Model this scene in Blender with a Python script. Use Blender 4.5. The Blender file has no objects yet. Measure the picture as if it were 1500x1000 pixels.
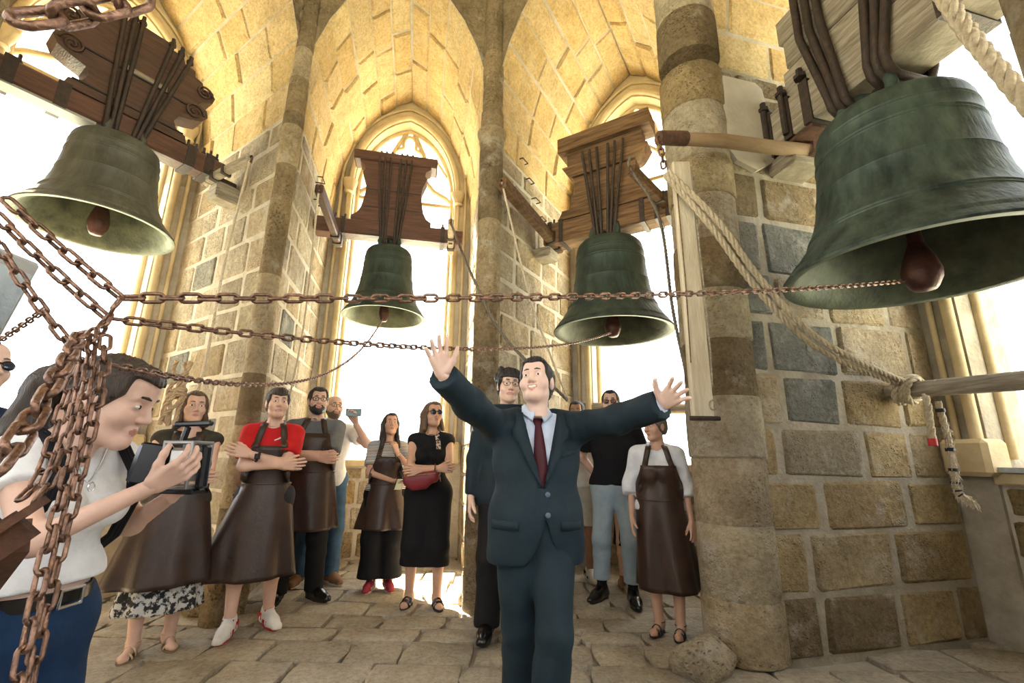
import bpy, bmesh, math, random
import numpy as np
from mathutils import Vector, Matrix

# ------------------------------------------------------------------ camera, sky, sun, exposure
S = bpy.context.scene
COL = S.collection
R_ = math.radians
FPX, CAMZ, PITCH, ROLL = 667.0, 1.2, R_(14.2), R_(0.8)
cam_d = bpy.data.cameras.new('camera'); cam_d.sensor_width = 36.0; cam_d.lens = FPX/1500*36.0
cam_d.clip_start = .02; cam_d.clip_end = 5000
cam = bpy.data.objects.new('camera', cam_d); COL.objects.link(cam)
CAM_ROT = (Matrix.Rotation(math.pi/2+PITCH, 3, 'X') @ Matrix.Rotation(ROLL, 3, 'Z'))
cam.matrix_world = Matrix.Translation((0, 0, CAMZ)) @ CAM_ROT.to_4x4()
S.camera = cam
w = bpy.data.worlds.new('sky'); S.world = w; w.use_nodes = True
bg = w.node_tree.nodes['Background']
bg.inputs['Color'].default_value = (0.93, 0.97, 1.0, 1); bg.inputs['Strength'].default_value = 2.6
sun_d = bpy.data.lights.new('sun', 'SUN'); sun_d.energy = 36.0; sun_d.angle = R_(1.5); sun_d.color = (1.0, .90, .72)
sun = bpy.data.objects.new('sun', sun_d); COL.objects.link(sun)
SUN_DIR = Vector((-.62, .78, 1.35)).normalized()          # towards the sun
sun.rotation_euler = SUN_DIR.to_track_quat('Z', 'Y').to_euler()
sun.location = (-6, 8, 14)
S.view_settings.view_transform = 'Standard'; S.view_settings.look = 'None'
S.view_settings.gamma = 1; S.view_settings.use_curve_mapping = False
S.view_settings.exposure = 1.3

rnd = random.Random(7)
# ------------------------------------------------------------------ helpers
def ray(px, py):
    return CAM_ROT @ Vector(((px-750)/FPX, (500-py)/FPX, -1))
def at_depth(px, py, d):                 # point a given distance in front of the lens
    return ray(px, py)*d + Vector((0, 0, CAMZ))
def on_floor(px, py, z=0.0):
    r = ray(px, py); return r*((z-CAMZ)/r.z) + Vector((0, 0, CAMZ))
def at_y(px, py, y):
    r = ray(px, py); return r*(y/r.y) + Vector((0, 0, CAMZ))

def link(o, parent=None):
    COL.objects.link(o)
    if parent is not None: o.parent = parent
    return o
def tag(o, label=None, cat=None, group=None, kind=None):
    if label: o['label'] = label
    if cat: o['category'] = cat
    if group: o['group'] = group
    if kind: o['kind'] = kind
    return o
def empty(name, loc=(0, 0, 0), rz=0.0):
    o = bpy.data.objects.new(name, None); o.empty_display_size = .1
    o.location = loc; o.rotation_euler = (0, 0, rz); return link(o)
def make_mesh(name, v, f, mats=(), smooth=None, fm=None):
    me = bpy.data.meshes.new(name)
    me.from_pydata([tuple(map(float, p)) for p in v], [], [tuple(map(int, q)) for q in f])
    for m in mats: me.materials.append(m)
    if smooth is not None:
        me.polygons.foreach_set('use_smooth', [True]*len(me.polygons))
        if smooth < 179: me.set_sharp_from_angle(angle=R_(smooth))
    if fm is not None: me.polygons.foreach_set('material_index', list(map(int, fm)))
    me.update(); return me
def mobj(name, v, f, mat, parent=None, smooth=None, loc=None, fm=None):
    mats = mat if isinstance(mat, (list, tuple)) else (mat,)
    o = bpy.data.objects.new(name, make_mesh(name, v, f, mats, smooth, fm))
    if loc is not None: o.location = loc
    return link(o, parent)

class MB:
    """collects shapes that belong to ONE part"""
    def __init__(s): s.v = []; s.f = []
    def add(s, v, f):
        n = len(s.v); s.v += [Vector(p) for p in v]; s.f += [tuple(i+n for i in q) for q in f]; return s
    def box(s, c, size, rot=None, ch=0.0):
        """box, with chamfered edges when ch > 0"""
        hx, hy, hz = size[0]/2, size[1]/2, size[2]/2
        if ch <= 0:
            P = [Vector((x, y, z)) for x in (-hx, hx) for y in (-hy, hy) for z in (-hz, hz)]
            F = [(0, 1, 3, 2), (4, 6, 7, 5), (0, 4, 5, 1), (2, 3, 7, 6), (0, 2, 6, 4), (1, 5, 7, 3)]
        else:
            bm = bmesh.new(); bmesh.ops.create_cube(bm, size=1.0)
            for q in bm.verts: q.co = Vector((q.co.x*2*hx, q.co.y*2*hy, q.co.z*2*hz))
            bmesh.ops.bevel(bm, geom=list(bm.edges), offset=ch, segments=1, affect='EDGES')
            bm.verts.index_update(); P = [q.co.copy() for q in bm.verts]; F = [tuple(q.index for q in f.verts) for f in bm.faces]; bm.free()
        c = Vector(c)
        if rot is not None: P = [rot @ p for p in P]
        return s.add([p+c for p in P], F)
    def bar(s, a, b, w, h, ch=0.0, up=(0, 0, 1)):
        a, b = Vector(a), Vector(b); d = b-a; L = d.length; d.normalize()
        u = Vector(up)
        if abs(d.dot(u)) > .98: u = Vector((0, 1, 0))
        x = d.cross(u).normalized(); z = x.cross(d)
        return s.box((a+b)/2, (w, L, h), Matrix((x, d, z)).transposed(), ch)
    def tube(s, path, rad, seg=8, caps=True, closed=False):
        path = [Vector(p) for p in path]; n = len(path)
        rads = rad if isinstance(rad, (list, tuple)) else [rad]*n
        V = []; F = []; pu = None
        for i, p in enumerate(path):
            if closed: t = path[(i+1) % n]-path[i-1]
            else: t = path[min(i+1, n-1)]-path[max(i-1, 0)]
            t = t.normalized() if t.length > 1e-9 else Vector((0, 0, 1))
            if pu is None: pu = t.orthogonal().normalized()
            pu = (pu-t*pu.dot(t)); pu = pu.normalized() if pu.length > 1e-6 else t.orthogonal().normalized()
            q = t.cross(pu)
            for k in range(seg):
                a = 2*math.pi*k/seg; V.append(p+(pu*math.cos(a)+q*math.sin(a))*rads[i])
        for i in range(n if closed else n-1):
            j = (i+1) % n
            for k in range(seg):
                F.append((i*seg+k, i*seg+(k+1) % seg, j*seg+(k+1) % seg, j*seg+k))
        if caps and not closed:
            F.append(tuple(range(seg-1, -1, -1))); F.append(tuple((n-1)*seg+k for k in range(seg)))
        return s.add(V, F)
    def lathe(s, prof, seg=32, c=(0, 0, 0), sx=1.0, sy=1.0, caps=True):
        c = Vector(c); V = []; F = []
        for r, z in prof:
            for k in range(seg):
                a = 2*math.pi*k/seg; V.append(c+Vector((r*math.cos(a)*sx, r*math.sin(a)*sy, z)))
        for i in range(len(prof)-1):
            for k in range(seg):
                F.append((i*seg+k, i*seg+(k+1) % seg, (i+1)*seg+(k+1) % seg, (i+1)*seg+k))
        if caps and prof[0][0] > 1e-4: F.append(tuple(range(seg-1, -1, -1)))
        if caps and prof[-1][0] > 1e-4: F.append(tuple((len(prof)-1)*seg+k for k in range(seg)))
        return s.add(V, F)
    def prism(s, poly, y0, y1, axis='y'):
        n = len(poly)
        if axis == 'y': V = [(x, y0, z) for x, z in poly]+[(x, y1, z) for x, z in poly]
        else: V = [(x, y, y0) for x, y in poly]+[(x, y, y1) for x, y in poly]
        F = [tuple(range(n)), tuple(range(2*n-1, n-1, -1))]
        F += [(i, i+n, (i+1) % n+n, (i+1) % n) for i in range(n)]
        return s.add(V, F)
    def ball(s, c, r, seg=12, rings=8, rot=None):
        r = Vector((r, r, r)) if not isinstance(r, (tuple, list, Vector)) else Vector(r)
        V = []; F = []
        for i in range(rings+1):
            th = math.pi*i/rings
            for k in range(seg):
                a = 2*math.pi*k/seg
                p = Vector((r.x*math.sin(th)*math.cos(a), r.y*math.sin(th)*math.sin(a), r.z*math.cos(th)))
                V.append((rot @ p if rot else p)+Vector(c))
        for i in range(rings):
            for k in range(seg):
                F.append((i*seg+k, (i+1)*seg+k, (i+1)*seg+(k+1) % seg, i*seg+(k+1) % seg))
        return s.add(V, F)
    def build(s, name, mat, parent=None, smooth=None, loc=None, fix=True):
        o = mobj(name, s.v, s.f, mat, parent, None, loc)
        if fix:
            bm = bmesh.new(); bm.from_mesh(o.data); bmesh.ops.remove_doubles(bm, verts=bm.verts, dist=1e-6)
            bmesh.ops.recalc_face_normals(bm, faces=bm.faces); bm.to_mesh(o.data); bm.free()
        if smooth is not None:
            o.data.polygons.foreach_set('use_smooth', [True]*len(o.data.polygons))
            if smooth < 179: o.data.set_sharp_from_angle(angle=R_(smooth))
        return o

# ------------------------------------------------------------------ materials
MATS = {}
def mat(name, col, rough=.7, col2=None, scale=6.0, lo=.35, hi=.65, bump=.15, bscale=40.0, metal=0.0, spec=.4,
        objcol=False, rand=0.0, pits=0.0, pscale=30.0, world=False, stretch=None, wave=None, sheen=0.0, alpha=1.0, trans=0.0):
    if name in MATS: return MATS[name]
    m = bpy.data.materials.new(name); m.use_nodes = True; nt = m.node_tree; N = nt.nodes; Lk = nt.links
    b = N['Principled BSDF']; b.inputs['Roughness'].default_value = rough; b.inputs['Metallic'].default_value = metal
    b.inputs['Specular IOR Level'].default_value = spec
    if sheen: b.inputs['Sheen Weight'].default_value = sheen
    if trans: b.inputs['Transmission Weight'].default_value = trans
    if world:
        g = N.new('ShaderNodeNewGeometry'); co = g.outputs['Position']
    else:
        g = N.new('ShaderNodeTexCoord'); co = g.outputs['Object']
    if stretch:
        mp = N.new('ShaderNodeMapping'); mp.inputs['Scale'].default_value = stretch; Lk.new(co, mp.inputs['Vector']); co = mp.outputs['Vector']
    if rand:       # shift the pattern per object
        oi0 = N.new('ShaderNodeObjectInfo'); ad = N.new('ShaderNodeVectorMath'); ad.operation = 'ADD'
        sc = N.new('ShaderNodeMath'); sc.operation = 'MULTIPLY'; sc.inputs[1].default_value = 37.0
        Lk.new(oi0.outputs['Random'], sc.inputs[0]); Lk.new(co, ad.inputs[0]); Lk.new(sc.outputs[0], ad.inputs[1]); co = ad.outputs[0]
    c1 = (*col, 1); c2 = (*(col2 or tuple(x*.72 for x in col)), 1)
    if wave:
        nz = N.new('ShaderNodeTexWave'); nz.wave_type = 'BANDS'; nz.bands_direction = wave[0]
        nz.inputs['Scale'].default_value = wave[1]; nz.inputs['Distortion'].default_value = wave[2]; nz.inputs['Detail'].default_value = 3
        fac = nz.outputs['Fac']
    else:
        nz = N.new('ShaderNodeTexNoise'); nz.inputs['Scale'].default_value = scale; nz.inputs['Detail'].default_value = 6
        nz.inputs['Roughness'].default_value = .62; fac = nz.outputs['Fac']
    Lk.new(co, nz.inputs['Vector'])
    rp = N.new('ShaderNodeValToRGB'); rp.color_ramp.elements[0].position = lo; rp.color_ramp.elements[1].position = hi
    rp.color_ramp.elements[0].color = c2; rp.color_ramp.elements[1].color = c1
    Lk.new(fac, rp.inputs['Fac']); cout = rp.outputs['Color']
    if objcol:
        oi = N.new('ShaderNodeObjectInfo'); mx = N.new('ShaderNodeMix'); mx.data_type = 'RGBA'; mx.blend_type = 'MULTIPLY'
        mx.inputs['Factor'].default_value = 1; Lk.new(cout, mx.inputs['A']); Lk.new(oi.outputs['Color'], mx.inputs['B']); cout = mx.outputs['Result']
    if rand:
        oi = N.new('ShaderNodeObjectInfo'); mr = N.new('ShaderNodeMapRange'); mr.inputs['To Min'].default_value = 1-rand; mr.inputs['To Max'].default_value = 1+rand
        Lk.new(oi.outputs['Random'], mr.inputs['Value'])
        hs = N.new('ShaderNodeHueSaturation'); Lk.new(mr.outputs[0], hs.inputs['Value']); Lk.new(cout, hs.inputs['Color']); cout = hs.outputs['Color']
    Lk.new(cout, b.inputs['Base Color'])
    hgt = None
    if bump:
        n2 = N.new('ShaderNodeTexNoise'); n2.inputs['Scale'].default_value = bscale; n2.inputs['Detail'].default_value = 5
        Lk.new(co, n2.inputs['Vector']); hgt = n2.outputs['Fac']
        if pits:
            vo = N.new('ShaderNodeTexVoronoi'); vo.inputs['Scale'].default_value = pscale; Lk.new(co, vo.inputs['Vector'])
            mr2 = N.new('ShaderNodeMapRange'); mr2.inputs['From Max'].default_value = .35; mr2.inputs['To Max'].default_value = pits
            Lk.new(vo.outputs['Distance'], mr2.inputs['Value'])
            ad2 = N.new('ShaderNodeMath'); Lk.new(hgt, ad2.inputs[0]); Lk.new(mr2.outputs[0], ad2.inputs[1]); hgt = ad2.outputs[0]
        bp = N.new('ShaderNodeBump'); bp.inputs['Strength'].default_value = bump; bp.inputs['Distance'].default_value = .02
        Lk.new(hgt, bp.inputs['Height']); Lk.new(bp.outputs['Normal'], b.inputs['Normal'])
    MATS[name] = m; return m

def stone_mat(name, c1, c2, smear, smear_amt=.5, pits=.8, bump=.7, stain=(.62, 1.08)):
    m = bpy.data.materials.new(name); m.use_nodes = True; nt = m.node_tree; N = nt.nodes; Lk = nt.links; b = N['Principled BSDF']
    b.inputs['Roughness'].default_value = .93; b.inputs['Specular IOR Level'].default_value = .12
    pos = N.new('ShaderNodeNewGeometry').outputs['Position']; oi = N.new('ShaderNodeObjectInfo')
    def noise(scale, detail=6, rough=.62):
        n = N.new('ShaderNodeTexNoise'); n.inputs['Scale'].default_value = scale; n.inputs['Detail'].default_value = detail; n.inputs['Roughness'].default_value = rough; Lk.new(pos, n.inputs['Vector']); return n.outputs['Fac']
    def ramp(fac, p0, k0, p1, k1):
        r = N.new('ShaderNodeValToRGB'); e = r.color_ramp.elements; e[0].position, e[1].position = p0, p1; e[0].color, e[1].color = (*k0, 1), (*k1, 1); Lk.new(fac, r.inputs['Fac']); return r.outputs['Color']
    def mix(a, b_, fac, mode='MIX'):
        x = N.new('ShaderNodeMix'); x.data_type = 'RGBA'; x.blend_type = mode
        if isinstance(fac, float): x.inputs['Factor'].default_value = fac
        else: Lk.new(fac, x.inputs['Factor'])
        Lk.new(a, x.inputs['A'])
        if isinstance(b_, tuple): x.inputs['B'].default_value = (*b_, 1)
        else: Lk.new(b_, x.inputs['B'])
        return x.outputs['Result']
    col = ramp(noise(9, 8, .7), .3, c2, .7, c1); col = mix(col, oi.outputs['Color'], 1.0, 'MULTIPLY')
    col = mix(col, ramp(noise(1.7, 5), .3, (stain[0],)*3, .65, (stain[1],)*3), 1.0, 'MULTIPLY')
    col = mix(col, ramp(noise(34, 4, .75), .36, (.55, .5, .45), .56, (1, 1, 1)), .6, 'MULTIPLY')
    sm = N.new('ShaderNodeMapRange'); sm.inputs['From Min'].default_value = .54; sm.inputs['From Max'].default_value = .66; sm.inputs['To Max'].default_value = smear_amt; Lk.new(noise(3.3, 8, .7), sm.inputs['Value'])
    col = mix(col, smear, sm.outputs[0]); Lk.new(col, b.inputs['Base Color'])
    vo = N.new('ShaderNodeTexVoronoi'); vo.inputs['Scale'].default_value = 42; Lk.new(pos, vo.inputs['Vector'])
    mr = N.new('ShaderNodeMapRange'); mr.inputs['From Max'].default_value = .35; mr.inputs['To Max'].default_value = pits; Lk.new(vo.outputs['Distance'], mr.inputs['Value'])
    pk = N.new('ShaderNodeMapRange'); pk.inputs['From Min'].default_value = .45; pk.inputs['From Max'].default_value = .62; Lk.new(noise(2.6, 3), pk.inputs['Value'])
    mu = N.new('ShaderNodeMath'); mu.operation = 'MULTIPLY'; Lk.new(mr.outputs[0], mu.inputs[0]); Lk.new(pk.outputs[0], mu.inputs[1])
    ad = N.new('ShaderNodeMath'); Lk.new(mu.outputs[0], ad.inputs[0]); Lk.new(noise(22, 7, .7), ad.inputs[1])
    bp_ = N.new('ShaderNodeBump'); bp_.inputs['Strength'].default_value = min(1, bump*1.35); bp_.inputs['Distance'].default_value = .05; Lk.new(ad.outputs[0], bp_.inputs['Height']); Lk.new(bp_.outputs['Normal'], b.inputs['Normal'])
    return m
M_STONE = stone_mat('ashlar stone', (.56, .495, .395), (.40, .34, .25), (.58, .54, .47))
M_MORTAR = mat('lime mortar', (.54, .49, .41), .95, (.40, .35, .275), scale=5, bump=.5, bscale=35, world=True, spec=.1)
M_MORTAR_G = mat('grey old mortar', (.40, .355, .285), .95, (.27, .235, .18), scale=5, bump=.6, bscale=30, world=True, spec=.1)
M_VAULT = stone_mat('vault stone', (.72, .585, .36), (.54, .42, .235), (.70, .60, .42), .35, .3, .5, (.78, 1.06))
M_JAMB = mat('dressed stone', (.60, .49, .31), .85, (.46, .36, .21), scale=4, bump=.2, bscale=30, world=True, spec=.15)
M_FLOOR = stone_mat('dusty flagstone', (.47, .425, .35), (.36, .315, .25), (.50, .455, .385), .6, .15, .4, (.72, 1.1))
M_FLOORJ = mat('floor dust joint', (.38, .335, .265), .95, (.28, .24, .185), scale=6, bump=.4, bscale=40, world=True)
M_WOOD_D = mat('dark oiled wood', (.105, .053, .036), .5, (.05, .026, .018), scale=5, bump=.25, bscale=30, stretch=(1, 1, 8), spec=.4)
M_WOOD_R = mat('red brown wood', (.135, .060, .038), .5, (.065, .03, .02), scale=4, bump=.25, bscale=26, stretch=(1, 1, 9), spec=.4)
M_WOOD_O = mat('old brown oak', (.24, .145, .075), .8, (.10, .055, .03), scale=4, bump=.4, bscale=26, stretch=(.8, 4, 9), spec=.2, rand=.15)
M_WOOD_G = mat('grey weathered wood', (.40, .35, .28), .85, (.21, .175, .13), scale=5, bump=.45, bscale=24, stretch=(1, 1, 10), spec=.15, rand=.08)
M_WOOD_P = mat('pale weathered board', (.62, .55, .43), .85, (.46, .39, .28), scale=5, bump=.3, bscale=24, stretch=(6, 6, .8), spec=.15)
M_IRON = mat('black wrought iron', (.035, .03, .028), .6, (.07, .045, .035), scale=20, bump=.3, bscale=60, metal=.3)
M_IRON_R = mat('rusty iron', (.16, .075, .045), .6, (.07, .04, .03), scale=25, bump=.3, bscale=70, metal=.35)
M_CHAIN = mat('rusted chain steel', (.30, .17, .115), .36, (.12, .07, .05), scale=60, bump=.25, bscale=160, metal=.8, spec=.5, rand=.15)
M_ROPE = mat('hemp rope', (.58, .50, .37), .9, (.42, .34, .23), scale=60, bump=.4, bscale=200)
M_CORD = mat('thin pale rope', (.66, .58, .46), .9, (.5, .42, .31), scale=80, bump=.3, bscale=200)
M_CABLE = mat('steel cable', (.24, .21, .18), .5, (.14, .12, .1), scale=60, bump=.2, bscale=200, metal=.5)
def bronze(name, a, b_, rough=.55):
    return mat(name, a, rough, b_, scale=7.5, lo=.36, hi=.70, bump=.30, bscale=30, metal=.3, spec=.35, stretch=(1, 1, .35))
M_BZ_GREEN = bronze('green patina bronze', (.092, .135, .115), (.020, .034, .032))
M_BZ_DARK = bronze('dark green bronze', (.060, .088, .068), (.022, .034, .030))
M_BZ_GREY = bronze('grey green bronze', (.15, .152, .128), (.07, .073, .06))
M_BZ_IN = mat('pale green bell inside', (.17, .19, .125), .6, (.07, .085, .06), scale=7, bump=.2, bscale=40, metal=.2)
M_BZ_IN2 = mat('dark green bell inside', (.085, .10, .07), .6, (.035, .045, .036), scale=7, bump=.2, bscale=40, metal=.2)
M_RUSTSMOOTH = mat('rust brown clapper', (.12, .05, .045), .45, (.06, .028, .025), scale=12, bump=.2, bscale=50, metal=.4)
M_RED = mat('red tape', (.55, .03, .03), .5, bump=0); M_BLACK = mat('black tape', (.015, .015, .017), .5, bump=0)
M_GREYPAINT = mat('grey painted steel', (.36, .36, .35), .55, (.28, .28, .27), scale=8, bump=.1)
M_ZINC = mat('perforated zinc strip', (.50, .56, .62), .4, (.36, .41, .46), scale=14, metal=.5, bump=.1)

# ------------------------------------------------------------------ the tower: an octagon of deep window bays
NOSE = dict(K=(-3.18, 2.12), L=(-2.12, 3.72), C=(-.24, 4.10), R=(1.42, 3.10), N=(1.88, 1.24), O=(.89, -.41), P=(-1.22, -.83), J=(-2.81, .24))
ORDER = 'KLCRNOPJ'
D, TH = 2.0, .42                       # bay depth to the window plane, thickness of the window wall
SPF, APF, SPB, APB = 4.4, 6.50, 4.4, 6.45   # vault springing / apex at the front and at the back
WH, WSP, WAP = .70, 4.95, 6.08         # window half width, springing, apex
PAR = 1.13
class Bay: pass
BAYS = []
for i, a in enumerate(ORDER):
    b = ORDER[(i+1) % 8]; A = Vector(NOSE[a]); B = Vector(NOSE[b]); y = Bay()
    y.a, y.b, y.A, y.B = a, b, A, B; y.W = (B-A).length; y.t = (B-A)/y.W; y.n = Vector((-y.t.y, y.t.x)); y.m = (A+B)/2
    y.rz = math.atan2(y.t.y, y.t.x); BAYS.append(y)
def bp(b, x, y, z): return Vector((b.m.x+b.t.x*x+b.n.x*y, b.m.y+b.t.y*x+b.n.y*y, z))
def arch(hw, sp, ap, n, rnd_=.5):
    """pointed arch, left spring to right spring, 2n+1 points (x, z)"""
    h = ap-sp; r = (hw*hw+h*h)/(2*hw); cx = r-hw; a1 = math.atan2(h, r-hw) if cx >= 0 else math.pi-math.atan2(h, -cx)
    L = [(cx-r*math.cos(a1*i/n), sp+r*math.sin(a1*i/n)) for i in range(n+1)]
    L = [(x*(1-rnd_)-hw*math.cos(math.pi/2*i/n)*rnd_, z*(1-rnd_)+(sp+h*math.sin(math.pi/2*i/n))*rnd_) for i, (x, z) in enumerate(L)]
    return L+[(-x, z) for x, z in L[-2::-1]]

# unit stones, shared by all walls
def unit_stone(seed, cut=.07):
    q = random.Random(seed); g = [-.5, -.5+cut, .5-cut, .5]; V = []; F = []
    for j in range(4):
        for i in range(4):
            edge = i in (0, 3) or j in (0, 3)
            x = g[i]+(q.uniform(-.02, .02)); z = g[j]+(q.uniform(-.042, .042))
            if edge and i in (0, 3) and j in (0, 3): x *= .95; z *= .925
            yy = q.uniform(.30, .45) if edge else -q.uniform(.25, .75)
            V.append((x, yy, z))
    for j in range(3):
        for i in range(3): F.append((j*4+i, j*4+i+1, j*4+i+5, j*4+i+4))
    ring = [0, 1, 2, 3, 7, 11, 15, 14, 13, 12, 8, 4]; n0 = len(V)
    for k in ring: V.append((V[k][0], 1.6, V[k][2]))
    for k in range(12): F.append((ring[k], n0+k, n0+(k+1) % 12, ring[(k+1) % 12]))
    return make_mesh('stone', V, F, (M_STONE,), smooth=50)
STONES = [unit_stone(s) for s in range(12)]
TINT = {'gold': [(1.05, .98, .86), (1, .92, .76), (1.06, 1.0, .92), (.95, .86, .70)],
        'pale': [(1.1, 1.1, 1.06), (1.04, 1.02, .97), (1, .97, .9), (1.12, 1.1, 1.0)],
        'grey': [(.52, .60, .70), (.62, .68, .74), (.70, .72, .72), (.45, .52, .60), (.8, .78, .72)],
        'ochre': [(1.0, .88, .62), (.95, .80, .52), (1.02, .94, .74), (.88, .76, .54)],
        'brown': [(.62, .54, .42), (.72, .62, .46), (.55, .48, .38)]}
def stone_wall(parent, org, u, n, width, z0, z1, tint, seed, rows=(.27, .39), depth=.019, lens=(.34, .72), skip=None):
    """courses of single stones on an upright face: org = foot of its left end, u along it, n out of it"""
    q = random.Random(seed); z = z0; ang = math.atan2(u.y, u.x); k = 0
    while z < z1-.08:
        h = q.uniform(*rows)
        if z+h > z1-.12: h = z1-z
        x = -q.uniform(0, .3) if k % 2 else 0.0; k += 1
        while x < width-.02:
            l = q.uniform(*lens); a, e = max(x, 0), min(x+l, width)
            if width-e < .16: e = width
            x = e if e > x else x+l
            if e-a < .08: continue
            c = org+u*((a+e)/2); tn = tint((a+e)/2, z+h/2, q)
            if skip and skip((a+e)/2, z+h/2): continue
            me = q.choice(STONES); o = bpy.data.objects.new('stone', me)
            o.location = (c.x, c.y, z+h/2); o.rotation_euler = (0, 0, ang)
            o.scale = (e-a-q.uniform(.008, .035), depth*q.uniform(.5, 1.15), h-q.uniform(.008, .035))
            if n.dot(Vector((-u.y, u.x))) > 0: o.scale.y *= -1
            cc = q.choice(TINT[tn]); o.color = (*cc, 1); link(o, parent)
        z += h

PIER_NAME = dict(K='wall_far_left', L='wall_left', C='wall_middle', R='wall_right', N='wall_near_right', O='wall_rear_right', P='wall_rear_left', J='wall_near_left')
PIER_LAB = dict(L='sandstone pier with a slender round shaft behind the red shirt boy', C='central sandstone pier between the two smaller hanging bells', R='broad sandstone pier of rough ochre and grey blocks under the big bell')
PIERS = {}
ZT = 7.3
for i, v in enumerate(ORDER):
    bi, bj = BAYS[i-1], BAYS[i]; P0 = Vector(NOSE[v]); ji = bi.W/2-WH; jj = bj.W/2-WH
    poly = [P0, P0+bj.n*D, P0+bj.n*D+bj.t*jj, P0+bj.n*(D+TH)+bj.t*jj, P0+bj.n*(D+TH+.1)-bj.t*.0,
            P0+bi.n*(D+TH+.1), P0+bi.n*(D+TH)-bi.t*ji, P0+bi.n*D-bi.t*ji, P0+bi.n*D]
    o = MB().prism([(p.x, p.y) for p in poly], -.3, ZT, 'z').build(PIER_NAME[v], M_MORTAR if v != 'R' else M_MORTAR_G)
    tag(o, PIER_LAB.get(v), None, None, 'structure'); PIERS[v] = o
# rounded shafts on the pier noses, in drums
for v, rad, nseg in (('L', .09, 20), ('C', .12, 20), ('R', .25, 28), ('K', .115, 16), ('N', .12, 16), ('J', .12, 12), ('O', .12, 12), ('P', .12, 12)):
    q = random.Random(ord(v)); c = Vector(NOSE[v]); z = 0.0; par = PIERS[v]
    if v == 'R': c = c+Vector((.10, .19))
    while z < 7.2:
        h = q.uniform(.3, .46) if v != 'R' else q.uniform(.32, .5)
        if abs(z-4.3) < .25: h = 4.34-z+.0 if z < 4.3 else h
        h = max(h, .12)
        if v == 'R' and z > 4.2: c = Vector(NOSE[v])+Vector((.03, .03))
        r = rad*q.uniform(.955, 1.035)*(1.28 if (v == 'L' and z < .35) else 1.12 if (v in 'CL' and z < .8) else 1)
        if z > 4.4: r *= .92
        mb = MB().lathe([(r*.965, 0), (r, .010), (r*q.uniform(.99, 1.02), h*.5), (r, h-.010), (r*.965, h+.004)], nseg)
        o = mb.build('drum', M_STONE, par, smooth=40, loc=(c.x, c.y, z))
        tt = q.choice(['ochre', 'gold', 'brown', 'pale', 'ochre']) if v == 'R' else 'brown' if (v in 'LC' or (v == 'R' and z > 2.6)) and q.random() < .75 else ('ochre' if v == 'R' and z < 1.5 else 'gold')
        o.color = (*q.choice(TINT[tt]), 1); z += h
    if v in 'C':
        MB().lathe([(rad*.95, 0), (rad*1.1, .03), (rad*1.03, .05), (rad*1.25, .12), (rad*1.28, .15), (rad*1.0, .17)], 20).build('capital', M_STONE, par, smooth=40, loc=(c.x, c.y, 4.32)).color = (.8, .72, .58, 1)

def tint_left(x, z, q):
    r = q.random()
    if z < 3.2 and z > .9: return 'pale' if r < .7 else 'grey' if r < .84 else 'gold'
    return 'gold' if r < .55 else 'pale'
def tint_mid(x, z, q):
    r = q.random()
    if z > 2.4: return 'gold' if r < .85 else 'pale'
    if z > 1.2: return 'gold' if r < .5 else 'pale' if r < .75 else 'grey'
    return 'ochre' if r < .5 else 'brown' if r < .7 else 'pale'
def tint_right(x, z, q):
    r = q.random()
    if z > 3.2: return 'brown' if r < .45 else 'gold'
    if z > 1.75: return 'grey' if (x < 1.05 and r < .85) or r < .2 else 'gold'
    if .45 < x < .85 and z > .3: return 'grey'
    if z < .45: return 'brown' if r < .6 else 'ochre'
    return 'ochre' if r < .85 else 'gold'
B1, B2, B3, B4 = BAYS[0:4]
stone_wall(PIERS['L'], B1.B, B1.n, -B1.t, D, 0, SPF, tint_left, 11)
stone_wall(PIERS['L'], B2.A, B2.n, B2.t, D, 0, SPF, tint_left, 12)
stone_wall(PIERS['C'], B2.B, B2.n, -B2.t, D, 0, SPF, tint_mid, 13)
stone_wall(PIERS['C'], B3.A, B3.n, B3.t, D, 0, SPF, tint_mid, 14)
stone_wall(PIERS['R'], B3.B, B3.n, -B3.t, D, 0, SPF, tint_mid, 15)
stone_wall(PIERS['R'], B4.A, B4.n, B4.t, D, 0, SPF, tint_right, 16, rows=(.33, .44), depth=.034, lens=(.42, .78))
stone_wall(PIERS['K'], B1.A, B1.n, B1.t, D, 0, SPF, tint_left, 17)

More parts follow.
